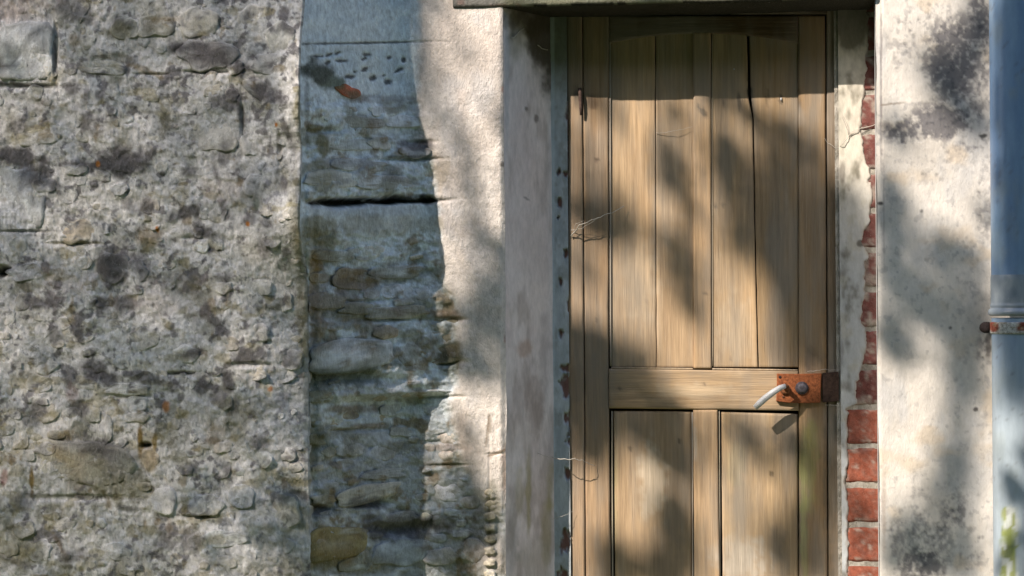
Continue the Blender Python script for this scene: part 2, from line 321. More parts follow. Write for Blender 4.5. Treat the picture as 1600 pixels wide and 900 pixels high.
# (x, y, rx, ry, angle, proud mm, colour, blockiness)
ST = [(38,80,47,50,2,7,(.34,.35,.36),6),(30,308,44,48,2,5,(.46,.47,.48),6),(117,360,33,21,4,7,K['c'],3),(325,86,46,24,9,7,K['g'],4),(413,145,34,15,30,7,K['g'],4),(270,277,13,11,0,7,K['w'],2.2),
 (335,205,40,34,0,6,(.44,.42,.38),3),(196,185,14,8,10,5,K['w'],2),(222,190,9,6,40,5,K['w'],2),(132,212,14,11,0,6,(.5,.46,.38),2),(176,418,26,26,0,8,(.40,.41,.43),2.5),(214,424,17,20,-20,6,(.44,.46,.5),2.5),
 (315,386,13,10,0,6,K['w'],2.2),(342,383,8,9,-30,6,K['p'],2),(292,553,22,13,4,7,K['p'],3),(452,562,20,16,0,8,(.38,.39,.41),2.3),(200,608,35,10,2,7,K['p'],3),(214,652,20,9,-4,6,K['p'],2.3),
 (166,672,12,24,4,6,(.5,.5,.52),2.3),(133,722,80,34,3,5,(.33,.31,.22),7),(235,717,15,16,0,6,K['c'],2.3),(256,782,22,22,0,9,(.56,.56,.56),2.6),(322,790,30,17,0,7,(.47,.47,.47),3),
 (377,776,22,20,10,7,(.42,.45,.49),2.4),(410,717,15,15,0,6,(.52,.53,.52),2.3),(447,712,12,12,0,6,(.46,.45,.47),2.3),(290,735,13,8,0,6,K['g'],2.3),(60,860,22,18,0,7,(.55,.54,.56),2.5),
 (185,862,24,14,5,7,(.44,.46,.48),2.5),(14,852,16,20,0,6,(.5,.48,.43),2.5),(352,842,34,14,-4,7,(.46,.48,.47),3),(158,818,9,8,0,5,K['w'],2),(141,818,6,6,0,5,K['c'],2),(100,820,20,10,0,5,(.45,.42,.36),2.4),
 (60,600,22,16,0,6,(.45,.45,.45),2.3),(110,602,12,16,0,6,K['g'],2.3),(137,600,20,10,0,6,(.52,.5,.46),2.3),(70,290,20,12,0,5,(.4,.4,.42),2.4),(40,425,30,14,0,7,(.40,.42,.46),2.4),(405,450,20,14,0,5,(.45,.45,.44),2.4),
 (440,470,14,18,0,5,(.46,.46,.45),2.3),(300,602,6,6,0,4,K['w'],2),(352,628,12,14,0,6,(.46,.43,.36),2.2),(268,665,12,12,0,5,(.45,.42,.36),2.2),(303,683,7,7,0,5,K['w'],2),(435,651,6,5,0,4,K['w'],2),(455,645,5,5,0,4,K['w'],2),
 (110,20,30,24,0,5,(.38,.36,.33),2.6),(310,35,34,26,0,6,(.50,.47,.40),2.4),(245,40,30,20,0,6,(.42,.40,.33),2.5),(195,45,24,18,0,7,(.40,.38,.30),2.4),(395,30,24,24,0,5,(.44,.42,.40),2.4),(440,60,24,26,0,5,(.5,.49,.45),2.4),
 (428,100,34,18,0,5,(.46,.45,.46),2.6),(190,248,36,24,0,7,(.30,.30,.31),2.5),(120,265,20,9,0,6,(.46,.46,.47),2.3),(160,105,44,12,5,5,(.48,.45,.38),2.6),(60,215,36,13,0,5,(.50,.48,.44),2.6),(390,225,14,20,0,5,(.44,.45,.47),2.3),
 (330,265,16,16,0,5,(.40,.42,.45),2.3),(400,290,22,18,0,5,(.46,.45,.44),2.4),(70,700,20,12,0,5,K['g'],2.4),(400,520,22,15,0,5,(.47,.46,.45),2.3),(225,530,26,17,0,5,(.49,.46,.41),2.4),(440,800,26,30,0,5,(.42,.44,.42),2.6),(345,735,16,14,0,5,(.42,.38,.37),2.3)]
sid = 0
for (x, y, rx, ry, a, pr, c, bl) in ST:
    sid += 1; stone(x, y, rx, ry, a, pr*.00042, c, rub, YL, rw_h, lambda qx, qy, b4: rw_col(qx, qy, b4), bl, sid)
# the lesser stones between them
placed = [(s[0], s[1], s[2], s[3]) for s in ST]; tries = 0; n = 0
while n < 225 and tries < 9000:
    tries += 1; x = rnd.uniform(-40, 462); y = rnd.uniform(-30, 930); rx = rnd.uniform(6, 24)*rnd.uniform(.7, 1); ry = rx*rnd.uniform(.45, .95)
    if x+rx > 470 or any(((x-a)/(rx+c*.95))**2+((y-b5)/(ry+d*.95))**2 < .9 for a, b5, c, d in placed): continue
    placed.append((x, y, rx, ry)); n += 1; sid += 1
    base = rnd.choice([(.50,.46,.40), (.44,.43,.42), (.40,.42,.45), (.56,.55,.53), (.47,.41,.33), (.33,.32,.30), (.52,.50,.44), (.38,.34,.26)])
    stone(x, y, rx, ry, rnd.uniform(-25, 25), rnd.uniform(-.0015, .0030), base, rub, YL, rw_h, lambda qx, qy, b4: rw_col(qx, qy, b4), rnd.uniform(2, 3.2), sid, 18)
# ------------------------------------------------------------------ door wall: worn stone strip and creamy plaster
cot = thing('door_wall', (0, 0, 0), 'plastered wall round the recessed doorway, with bare blue-grey stonework at its left side', 'wall')
cot['kind'] = 'thing'
XB = ((-400, 655), (200, 655), (250, 680), (330, 684), (440, 692), (470, 715), (600, 716), (630, 700), (700, 716), (760, 740), (1300, 745))
def xb(py): return np.interp(py, [a for a, b6 in XB], [b6 for a, b6 in XB])
DW = [(500,440,14,60,0,'n',.5),(552,438,34,22,0,'n',.75),(545,430,20,12,0,'o',.4),(530,480,44,26,0,'n',.4),(490,430,8,46,0,'o',.6),(492,500,8,40,0,'n',.7),(500,520,8,30,0,'o',.4),(498,200,16,6,0,'m',.8),(503,225,9,24,0,'m',.7),
 (505,122,40,16,32,'G',.75),(495,112,24,18,0,'D',.5),(555,150,20,7,20,'n',.7),(592,190,14,10,0,'n',.6),(650,228,26,9,0,'d',.8),(655,218,18,8,0,'P',.15),(640,245,46,3,0,'k',.5),(590,155,60,6,0,'g',.4),
 (580,315,98,3.2,-1,'k',1),(540,316,46,7,0,'k',.85),(628,311,28,7,0,'k',.8),(668,312,12,8,0,'k',.8),(580,330,100,10,0,'b',.35),(580,352,104,14,0,'y',.45),(500,350,22,12,0,'m',.5),(505,370,26,12,0,'m',.6),  # black strokes paint the crevice's shade into the colour
 (545,545,70,5,0,'D',.3),(540,590,64,14,0,'G',.7),(505,598,26,14,0,'D',.4),(570,578,50,6,-10,'G',.6),(600,520,26,12,0,'n',.5),(620,488,44,8,0,'n',.5),(560,488,40,10,0,'m',.5),(700,492,24,8,10,'n',.7),(702,515,20,10,-10,'c',.4),
 (700,552,20,24,0,'G',.6),(680,545,30,22,0,'n',.45),(690,560,18,14,0,'D',.4),(510,700,26,18,0,'G',.5),(490,665,10,90,0,'G',.4),(545,640,40,7,0,'n',.6),(550,650,10,4,0,'D',.7),(575,665,30,5,0,'n',.6),
 (575,786,34,9,-2,'D',.6),(500,796,26,12,0,'D',.6),(615,822,52,20,0,'d',.75),(610,835,40,10,0,'D',.5),(520,858,44,30,0,'o',.6),(520,850,30,14,0,'y',.4),(500,882,30,12,0,'m',.7),(600,880,26,14,0,'m',.6),(628,862,40,22,0,'b',.5),
 (580,720,90,40,0,'g',.25),(700,815,30,14,0,'d',.5),(655,830,20,26,0,'d',.5),(740,810,26,50,20,'d',.25),(700,700,30,6,0,'P',.5),(590,610,50,20,0,'g',.3),(745,850,30,40,0,'d',.3),(560,500,90,70,0,'b',.18),
 (690,725,30,5,0,'n',.3),(765,660,3,14,0,'n',.5),(775,708,16,2,-20,'n',.7),(762,670,2,26,5,'n',.5),(768,800,12,50,0,'m',.4),(790,735,5,40,0,'O',.25),(578,67,105,1.8,-1,'k',.65),(480,150,4,60,0,'k',.4),(690,270,14,26,0,'c',.4),
 (735,150,5,8,0,'g',.2),(787,140,3,4,0,'r',.4),(786,257,3,3,0,'k',.6),(789,530,3,7,0,'r',.5),(520,255,30,8,0,'g',.5),(510,290,24,14,0,'y',.3),(570,262,10,18,20,'g',.6),(530,280,10,12,0,'g',.5),(615,275,16,10,0,'g',.5)]
WORM = [(498,88,9,2),(514,86,6,3),(528,83,6,3),(512,98,5,4),(533,95,9,3),(573,85,7,4),(569,92,5,3),(571,108,6,4),(547,120,8,4),(583,122,6,5),(608,90,4,3),(630,93,4,5),(625,108,6,4),(606,128,6,5),(619,112,4,2),(555,112,3,2),(600,118,3,1.5)]
DW = [(a, b_, c, d, e, K[k], s) for (a, b_, c, d, e, k, s) in DW]
WM = [(x, y, rx, ry*.8, 0 if rx > 6 else -25, (.10, .10, .10), .9) for x, y, rx, ry in WORM]
def plast(px, py): return ss(-9, 9, px-xb(py)+7*fbm(px, py, 22, 22, 4, 81)) * (1-.75*ss(740, 810, py)*ss(-.3, .3, fbm(px, py, 40, 40, 3, 88)+.3*ss(780, 740, px)))
def dw_col(px, py, base=None, h=None):
    b2 = fbm(px, py, 34, 22, 4, 109); c = fbm(px, py, 10, 14, 3, 114)
    rough = ss(140, 165, py+8*b2)*(1-ss(314, 322, py)*ss(372, 350, py)*.8)
    if base is None:
        col = lerp3((.66, .75, .82), (.80, .86, .88), ss(-.6, .6, b2*.9))
        col = lerp3(col, (.40, .39, .36), ss(560, 740, py)*.6)
    else:
        col = np.ones(px.shape+(3,))*np.array(base)*1.45*(1+.3*b2+.2*c)[..., None]
    col = lerp3(col, (.72, .74, .74), rough*ss(.10, .5, fbm(px, py, 16, 10, 4, 131))*.6)
    col = lerp3(col, K['g'], rough*ss(.12, .55, fbm(px, py, 26, 13, 4, 136))*.42)
    col = lerp3(col, K['m'], rough*ss(.10, .42, fbm(px, py, 34, 24, 4, 157)+.25*ss(540, 490, px)+.15*ss(380, 440, py)*ss(640, 560, py))*.6)
    col = lerp3(col, (.25, .18, .08), rough*ss(.26, .5, fbm(px, py, 20, 22, 4, 161)+.12*ss(380, 440, py)*ss(640, 560, py))*.7)
    pl = plast(px, py) if base is None else np.zeros(px.shape)
    pc = lerp3((.70, .62, .56), (.76, .70, .65), ss(-.5, .5, fbm(px, py, 60, 90, 4, 141)))
    pc = lerp3(pc, (.66, .55, .47), ss(.1, .6, fbm(px, py, 40, 50, 3, 145)+.3*ss(600, 800, py))*.7)
    pc = lerp3(pc, (.52, .52, .54), ss(.15, .6, fbm(px, py, 50, 70, 3, 149))*.5)
    pc = lerp3(pc, (.46, .41, .35), ss(660, 880, py)*ss(-.3, .4, fbm(px, py, 30, 34, 4, 152))*.7)
    col = lerp3(col, pc, pl)
    col = patches(px, py, patches(px, py, col, DW, gain=1.12), WM, soft=.35, jit=(5, .35))
    return col*(1+(.28-.2*pl)*fbm(px, py, 4, 6, 3, 171))[..., None]
def dw_h(px, py):
    rough = ss(140, 165, py)*(1-ss(314, 322, py)*ss(372, 350, py)*.85); pl = plast(px, py)
    led = fbm(px, py, 60, 16, 4, 101)*.0035 + fbm(px, py, 24, 17, 4, 112)*.009+.0035*fbm(px, py, 8, 7, 3, 113)
    h = led*(rough*(1-pl*.88)+.06) + pl*.006 + .003*fbm(px, py, 120, 140, 3, 103)
    wv = 4*fbm(px, py, 24, 24, 3, 541); py0 = py; py = py+wv*np.exp(-((py-314)/25)**2)
    for (x, y, rx, ry, dep) in ((576,315,98,4.0,-.03),(535,316,40,7,-.03),(612,312,22,7,-.03),(668,313,12,6,-.02),(578,67,106,1.6,-.004),(640,249,46,3,-.012),(575,787,34,6,-.022),(500,797,24,7,-.02),(615,828,52,10,-.016),(550,650,12,5,-.02),
                         (540,590,60,9,-.012),(700,566,26,6,-.012),(560,672,46,3,-.01),(505,205,26,4,-.012),(490,640,6,300,-.006),(655,222,30,4,-.005),(600,498,50,5,-.012),(560,472,40,4,-.01),(700,500,26,4,-.01),(765,800,2,100,-.004),(776,709,16,2,-.004),
                         (700,727,30,2.5,-.008),(690,690,22,2.5,-.007),(690,620,34,3,-.008)):
        h = h + dep*np.exp(-(((px-x)/rx)**2+((py-y-(px-x)*-.02)/ry)**2)**1.5)
    for (x, y, rx, ry) in WORM: h = h - .005*np.exp(-(((px-x)/rx)**2+((py-y)/ry)**2)**1.5)
    for k in range(9): h = h + .006*np.exp(-(((px-766)/9)**2+((py-775-k*17)/5)**2)**2)
    return h*ss(792, 781, px) - .004*ss(779, 791, px)**2
XO = at(790, 450)[0]; XR = at(1372, 450)[0]; YD = .175          # opening edges, door depth
def owob(z): return .0035*fbm(z*500, z*0+40, 50, 50, 3, 18) - .004*ss(1.02, .9, z)
def xc_(z):
    py = 450+(ZC-np.asarray(z))/.0015; return at(np.interp(py, [a for a, e in EE], [e-6 for a, e in EE]), py)[..., 0]
def hump_z(z, px): py = 450-(z-ZC)/.0014; return pc_(z)
def ysurf(X, z):
    u = np.clip((X-XE)/(xc_(z)-XE), 0, 1); return -(pc_(z)-.014)*(1-u)**1.55
xs = np.concatenate([XE+spaced((0, .06, .0012))[:-1], spaced((XE+.06, XO, FINE))]); P = plane(xs, zs, 0); Zg = P[..., 2].copy(); P[..., 1] = ysurf(P[..., 0], Zg)
P[..., 0] += owob(Zg)*ss(XO-.03, XO, xs[None, :]) + edgewob(Zg)*ss(XE+.03, XE, xs[None, :])
wn = ss(.0, .05, -P[..., 1])*.55; NN = np.stack([wn, -np.sqrt(1-wn*wn), 0*wn], -1)
sheet('stone_and_plaster_face', P, NN, lambda px, py: dw_h(px, py)*ss(475, 481, px), lambda px, py, h: dw_col(px, py), 'rubble', cot)
M['mix'] = M['rubble']
# stones of the strip
SS = [(550,556,58,27,-3,9,(.52,.54,.56),3),(552,652,50,20,3,9,(.36,.32,.24),4),(597,708,18,13,0,8,(.50,.50,.50),2.3),(555,703,12,10,0,7,(.55,.55,.55),2),(535,703,9,10,0,7,(.5,.52,.54),2),(515,706,10,8,0,6,(.44,.42,.36),2),
 (576,771,42,14,-6,11,(.46,.43,.36),4),(506,780,14,8,10,7,(.42,.40,.34),2.3),(625,808,26,9,0,9,(.48,.46,.40),3),(520,850,44,27,4,7,(.27,.23,.12),3),(628,862,40,22,0,6,(.46,.49,.50),3),(684,545,36,26,0,1,(.34,.31,.24),3),(698,498,24,15,0,1,(.40,.36,.28),2.5),
 (672,614,34,5,0,3,(.50,.52,.53),3),(620,488,46,10,0,8,(.40,.39,.34),3),(603,519,18,11,0,8,(.40,.34,.25),2.3),(600,285,40,12,0,6,(.46,.48,.49),3),(520,280,34,14,0,7,(.50,.50,.46),2.6),(560,258,36,10,0,5,(.46,.48,.49),3),(650,238,24,9,0,7,(.38,.38,.40),3),
 (540,225,34,10,0,5,(.42,.45,.46),3),(545,143,14,10,15,11,(.36,.11,.06),2.3),(552,436,26,17,8,1,(.30,.26,.20),4),(520,400,26,9,0,5,(.44,.46,.46),3),(620,425,40,10,0,4,(.44,.46,.47),3),(510,470,26,14,0,6,(.34,.32,.26),2.6),(560,482,26,9,0,6,(.38,.38,.33),2.6),
 (640,555,16,20,0,5,(.44,.46,.47),2.4),(500,620,22,10,0,5,(.34,.36,.33),2.6),(610,640,16,10,0,4,(.40,.42,.42),2.6),(670,700,10,7,0,5,(.55,.50,.44),2.3),(700,685,16,9,0,5,(.56,.50,.44),2.3),(698,712,12,9,0,6,(.6,.54,.48),2.3),(672,752,14,8,0,5,(.6,.56,.5),2.3),(700,770,22,14,0,7,(.52,.52,.54),2.4),
 (735,785,16,10,0,5,(.50,.44,.38),2.4),(560,880,26,12,0,6,(.36,.38,.36),2.5),(690,870,26,14,0,5,(.45,.42,.38),2.5),(740,860,18,20,0,5,(.44,.40,.36),2.5),(665,808,10,7,0,7,(.6,.55,.42),2.3),(600,740,30,8,0,4,(.38,.38,.37),3),(560,190,40,9,0,4,(.46,.49,.50),3),(630,190,26,10,0,4,(.46,.48,.50),3)]
for k in range(8): SS.append((766, 770+k*18, 9, 6, rnd.uniform(-10, 10), 6, (.56, .50, .40), 2.5))
for (x, y, rx, ry, a, pr, c, bl) in SS:
    sid += 1; o = stone(x, y, rx, ry, a, pr*.001, c, cot, 0, dw_h, lambda qx, qy, b4: dw_col(qx, qy, b4), bl, sid)
    if (x, y) == (545, 143): o['label'] = 'rust red stone'
placed = [(s[0], s[1], s[2], s[3]) for s in SS]; n = tries = 0
while n < 55 and tries < 4000:
    tries += 1; x = rnd.uniform(495, 730); y = rnd.uniform(165, 925); rx = rnd.uniform(7, 20); ry = rx*rnd.uniform(.35, .7)
    if x+rx > xb(y)+(22 if y > 740 else -4) or 300 < y < 375 or any(((x-a)/(rx+c))**2+((y-b5)/(ry+d))**2 < 1 for a, b5, c, d in placed): continue
    placed.append((x, y, rx, ry)); n += 1; sid += 1
    base = rnd.choice([(.42,.44,.45), (.50,.52,.53), (.36,.36,.34), (.42,.39,.32), (.46,.46,.44)])
    stone(x, y, rx, ry, rnd.uniform(-10, 10), rnd.uniform(.002, .006), base, cot, 0, dw_h, lambda qx, qy, b4: dw_col(qx, qy, b4), rnd.uniform(2.2, 3.5), sid, 18)
# splayed left jamb
Pb = at(864, 450, YD-.005)[0]; zj = spaced((0, .5, .08), (.5, .6, .01), (.6, 2.02, .004))[::-1]
U = np.linspace(0, 1, 44)[None, :]; Z = zj[:, None]+U*0
X0 = XO+owob(Z); P = np.stack([X0+(Pb+.0015*fbm(Z*500, Z*0, 40, 40, 3, 4)-X0)*U, .004*(1-U)+(YD-.005)*U+0*Z, Z], -1)
JL = [(812,45,20,40,0,(.30,.27,.16),.5),(852,70,26,90,-15,(.07,.058,.038),.92),(835,30,50,24,0,(.09,.075,.05),.85),(822,170,2,3,0,(.12,.1,.09),.7),(838,185,3,5,0,(.12,.1,.09),.7),(822,310,8,2,30,(.14,.12,.11),.6),(820,545,12,12,0,(.42,.25,.16),.5),(835,620,14,50,0,(.32,.22,.18),.4),(826,780,4,60,0,(.36,.31,.08),.5),(812,770,6,40,0,(.36,.31,.1),.3),
      (856,830,9,50,0,(.32,.27,.10),.5),(860,760,6,30,0,(.36,.30,.08),.4),(835,400,18,60,0,(.52,.48,.48),.3),(850,560,8,60,0,(.28,.24,.24),.35),(800,860,10,60,0,(.30,.30,.28),.4),(835,880,28,40,0,(.34,.32,.26),.4),(792,100,3,120,0,(.45,.48,.52),.4)]
def jl_col(px, py, h):
    col = lerp3((.78, .69, .68), (.85, .78, .77), ss(-.5, .5, fbm(px, py, 30, 90, 4, 201)))
    col = lerp3(col, (.34, .28, .25), ss(.15, .6, fbm(px, py, 14, 60, 4, 205)+.25*ss(560, 700, py))*.45)
    return patches(px, py, col, JL, jit=(16, .5))*(1+.06*fbm(px, py, 3, 9, 3, 209))[..., None]
sheet('jamb_plaster', P, (.7, -.7, 0), lambda px, py: (.0016*fbm(px, py, 14, 60, 4, 211)+.0006*fbm(px, py, 5, 8, 3, 212))*ss(788, 800, px)*ss(866, 858, px), jl_col, 'jamb', cot)
# bricks, mortar bed and plaster coat on both sides of the door
def brick(px0, px1, py0, py1, Y0, col, seed):
    nu, nv = 12, 14; r = random.Random(seed); u = np.linspace(0, 1, nu); v = np.linspace(0, 1, nv)
    uu = np.concatenate([[0], u, [1]]); vv = np.concatenate([[0], v, [1]]); U, V = np.meshgrid(uu, vv)
    e = np.minimum(np.minimum(U, 1-U)*(px1-px0), np.minimum(V, 1-V)*(py1-py0))
    PX = px0+(px1-px0)*U; PY = py0+(py1-py0)*V; jx = 4*fbm(PX+seed*31, PY, 16, 16, 3, 5); PX = PX+jx*(e < 4); PY = PY+3*fbm(PX, PY+seed*17, 16, 16, 3, 6)*(e < 4)
    P = at(PX, PY, Y0); dep = -.0018*fbm(PX, PY, 10, 10, 3, seed+7) + .003*(e < 2) - .0
    P[..., 1] += dep; ring = np.zeros(U.shape, bool); ring[0] = ring[-1] = True; ring[:, 0] = ring[:, -1] = True; P[ring, 1] += .03
    c = np.array(col)*(1+.3*fbm(PX, PY, 14, 14, 3, seed+9))[..., None]
    c = lerp3(c, (.50, .46, .40), ss(.34, .55, fbm(PX, PY, 9, 9, 4, seed+3)+.22*(e < 5))*.6); c = lerp3(c, (.36, .30, .26), ss(-.1, .6, fbm(PX, PY, 5, 7, 3, seed+6))*.28); c = lerp3(c, (.14, .06, .05), ss(.2, .6, fbm(PX, PY, 18, 18, 3, seed+4))*.6)
    c = lerp3(c, (.46, .42, .36), ss(.05, .4, fbm(PX, PY, 11, 14, 4, seed+12))*.65*(py0 < 600)); c = c*(1-.25*(_h(np.array([seed]), np.array([3]), 5)[0]))
    return raw('brick', P.reshape(-1, 3), grid_faces(nv+2, nu+2), 'brick', cot, c.reshape(-1, 3))
for k in range(-1, 16):
    y0 = 640-61.3*k if k > -1 else 700
    if k == 0: y0 = 640
    red = (.28, .09, .06) if y0 > 630 else (.20, .075, .065)
    if k >= 0: brick(1323, 1380, y0, y0+53, YD-.011, red, 900+k); brick(838, 890, y0+8, y0+60, YD+.003, (.26, .08, .07), 950+k)
    brick(1323, 1380, 640+61.3*(k+2), 640+61.3*(k+2)+53, YD-.011, (.29, .09, .055), 920+k); brick(838, 890, 648+61.3*(k+2), 700+61.3*(k+2), YD+.003, (.28, .09, .08), 970+k)
def flatsheet(name, px0, px1, Y0, hf, cf, mat, sp=.0022):
    x0 = at(px0, 450, Y0)[0]; x1 = at(px1, 450, Y0)[0]
    return sheet(name, plane(spaced((x0, x1, sp)), spaced((0, .5, .08), (.5, .6, .01), (.6, 2.02, .003)), Y0), (0, -1, 0), hf, cf, mat, cot)
flatsheet('mortar_bed', 1306, 1392, YD-.0075, lambda px, py: .0022*fbm(px, py, 9, 9, 4, 221), lambda px, py, h: lerp3((.30, .28, .24), (.48, .45, .40), ss(-.5, .5, fbm(px, py, 12, 12, 4, 222))), 'rubble')
NB = ((0,1358),(150,1352),(200,1347),(255,1349),(262,1360),(345,1362),(362,1349),(378,1344),(400,1356),(450,1352),(500,1346),(512,1352),(560,1352),(600,1341),(630,1341),(640,1324),(1300,1322))
def nibm(px, py): return np.interp(py, [a for a, b6 in NB], [b6 for a, b6 in NB]) - px + 8*fbm(px, py, 15, 18, 4, 231)
def nib_h(px, py): return np.where(True, .010*ss(-2, 2, nibm(px, py))-.012, 0)+.0012*fbm(px, py, 9, 16, 3, 233)
def nib_col(px, py, h):
    c = lerp3((.50, .50, .49), (.62, .58, .50), ss(380, 230, py)); c = lerp3(c, (.44, .47, .49), ss(340, 460, py)*.8)  # warm sunlit part above and blue shade below painted into the plaster colour
    c = lerp3(c, (.42, .40, .33), ss(.15, .5, fbm(px, py, 18, 26, 4, 235))*.5); c = lerp3(c, (.10, .09, .06), ss(-.1, .5, fbm(px, py, 20, 30, 4, 551)+ss(105, 20, py)*.9-.2)*.75)  # grime at the top, its dark colour also painting the lintel's shade
    return patches(px, py, lerp3(c, (.36, .32, .28), ss(5, -1, nibm(px, py))), [(1312, 560, 5, 40, 0, (.12, .1, .1), .4), (1316, 270, 4, 14, 0, (.14, .12, .1), .6), (1345, 380, 5, 4, 0, (.08, .07, .06), .8)])
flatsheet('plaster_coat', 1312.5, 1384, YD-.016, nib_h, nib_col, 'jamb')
LH = [(886,605,9,18),(888,655,7,14),(884,575,11,6),(888,690,6,10),(874,268,4,6),(884,272,6,5),(874,315,4,7),(871,340,3,4),(876,520,4,8),(882,850,7,22),(890,480,3,10),(886,740,6,10),(889,170,5,16),(880,900,8,14),(876,440,2.5,6),(884,395,3,6)]
def lnm(px, py):
    d = 9+px*0; 
    for (x, y, rx, ry) in LH: d = np.minimum(d, np.sqrt(((px-x)/rx)**2+((py-y)/ry)**2))
    return d+1.1*fbm(px, py, 6, 13, 4, 241)
def ln_col(px, py, h):
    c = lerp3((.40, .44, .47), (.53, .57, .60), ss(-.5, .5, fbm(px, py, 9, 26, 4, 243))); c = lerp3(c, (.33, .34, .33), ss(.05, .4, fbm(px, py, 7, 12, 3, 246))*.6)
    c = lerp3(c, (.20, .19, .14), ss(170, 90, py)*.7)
    c = lerp3(c, (.62, .68, .73), ss(868, 865, px)*.6)  # paler left edge, a highlight painted on
    return lerp3(c, (.22, .12, .10), ss(1.1, .5, lnm(px, py)))
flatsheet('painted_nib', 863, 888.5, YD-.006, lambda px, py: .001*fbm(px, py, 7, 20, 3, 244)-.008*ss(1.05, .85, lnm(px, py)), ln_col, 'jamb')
# right plaster face with grime; some patches paint leaf shade into the colour
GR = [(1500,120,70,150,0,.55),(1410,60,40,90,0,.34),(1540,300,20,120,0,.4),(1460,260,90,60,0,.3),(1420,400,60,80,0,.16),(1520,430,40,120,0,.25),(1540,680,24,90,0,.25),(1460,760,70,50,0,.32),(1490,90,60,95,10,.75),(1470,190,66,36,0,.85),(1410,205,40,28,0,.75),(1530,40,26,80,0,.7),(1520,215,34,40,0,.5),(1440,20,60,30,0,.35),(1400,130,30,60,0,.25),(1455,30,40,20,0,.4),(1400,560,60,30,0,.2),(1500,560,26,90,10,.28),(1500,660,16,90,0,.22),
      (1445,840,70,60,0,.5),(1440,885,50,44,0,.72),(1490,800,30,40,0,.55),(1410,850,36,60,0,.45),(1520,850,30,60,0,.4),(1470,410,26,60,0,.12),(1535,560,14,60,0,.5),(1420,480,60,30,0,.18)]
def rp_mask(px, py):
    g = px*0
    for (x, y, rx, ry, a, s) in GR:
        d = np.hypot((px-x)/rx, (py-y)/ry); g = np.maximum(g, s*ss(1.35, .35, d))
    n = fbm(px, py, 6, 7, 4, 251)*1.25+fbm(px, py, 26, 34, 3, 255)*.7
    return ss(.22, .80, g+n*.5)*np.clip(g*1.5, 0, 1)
def rp_col(px, py, h):
    c = lerp3((.60, .56, .51), (.71, .67, .62), ss(-.5, .5, fbm(px, py, 70, 110, 4, 261)))
    c = lerp3(c, (.47, .475, .485), ss(-.1, .5, fbm(px, py, 36, 90, 4, 265))*.6)
    c = lerp3(c, (.30, .295, .30), ss(.30, .5, fbm(px, py, 8, 9, 4, 267)+.3*fbm(px, py, 60, 60, 3, 269))*.4)
    c = lerp3(c, (.62, .50, .36), ss(.25, .6, fbm(px, py, 50, 40, 3, 268)+.2*ss(560, 640, py)*ss(820, 700, py))*.5)
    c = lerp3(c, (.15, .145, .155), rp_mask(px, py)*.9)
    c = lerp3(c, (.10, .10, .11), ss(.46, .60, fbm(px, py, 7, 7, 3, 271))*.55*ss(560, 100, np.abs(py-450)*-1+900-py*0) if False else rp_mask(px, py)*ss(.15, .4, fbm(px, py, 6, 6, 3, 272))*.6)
    return patches(px, py, c, [(1377, 130, 1.6, 110, 0, (.22, .2, .2), .75), (1381, 330, 1.4, 80, 0, (.3, .27, .27), .6), (1397, 162, 18, 1.6, -6, (.25, .2, .16), .7), (1377, 318, 4, 3, 0, (.03, .03, .03), .9), (1535, 212, 7, 3, 0, (.05, .05, .05), .9), (1440, 330, 3, 3, 0, (.1, .1, .1), .7),
                              (1485, 512, 3, 3, 0, (.08, .08, .08), .8), (1524, 639, 4, 3, 0, (.08, .07, .07), .85), (1545, 540, 4, 20, 0, (.07, .06, .06), .7), (1381, 800, 3, 60, 0, (.40, .30, .24), .4)], jit=(7, .5))
def rp_h(px, py):
    return (.002*fbm(px, py, 130, 150, 3, 281)+.0012*fbm(px, py, 20, 26, 4, 283)-.0012*rp_mask(px, py)-.003*np.exp(-((px-1377-3*fbm(px, py, 60, 60, 2, 3))/1.6)**2)*ss(320, 200, py))*ss(1371, 1380, px)-.004*ss(1380, 1371, px)**2
xs = spaced((XR, at(1660, 450)[0], FINE), (at(1660, 450)[0], 1.2, .03), (1.2, 6, .2))
P = plane(xs, zs, 0); P[..., 0] += (.003*fbm(P[..., 2]*500, P[..., 2]*0, 50, 50, 4, 28)-.003*ss(.9, 1.1, P[..., 2])*ss(1.3, 1.1, P[..., 2]))*ss(XR+.02, XR, P[..., 0])
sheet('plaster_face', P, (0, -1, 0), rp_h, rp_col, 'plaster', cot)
V = [(XR-.002, .004, 0), (XR+.012, .20, 0), (XR+.012, .20, 2.1), (XR-.002, .004, 2.1)]
raw('jamb_return', V, [[0, 3, 2, 1]], 'plaster', cot, np.full((4, 3), .6))
# wall above the opening and behind the recess; the room is closed and dark
def box(name, a, b7, mat, parent, col=(.3, .3, .3), jit=0):
    x0, y0, z0 = a; x1, y1, z1 = b7
    V = np.array([(x, y, z) for x in (x0, x1) for y in (y0, y1) for z in (z0, z1)], float)
    return raw(name, V, [[0, 1, 3, 2], [4, 6, 7, 5], [0, 4, 5, 1], [2, 3, 7, 6], [0, 2, 6, 4], [1, 5, 7, 3]], mat, parent, np.tile(col, (8, 1)), False)
ZL = at(1040, 6, -.008)[2]
box('wall_above_lintel', (XO-.004, .002, ZL+.16), (XR+.004, .4, 3.4), 'plaster', cot, (.6, .56, .5))
box('inner_lining', (XE, .44, 0), (2.2, .5, 3.4), 'dark', cot)
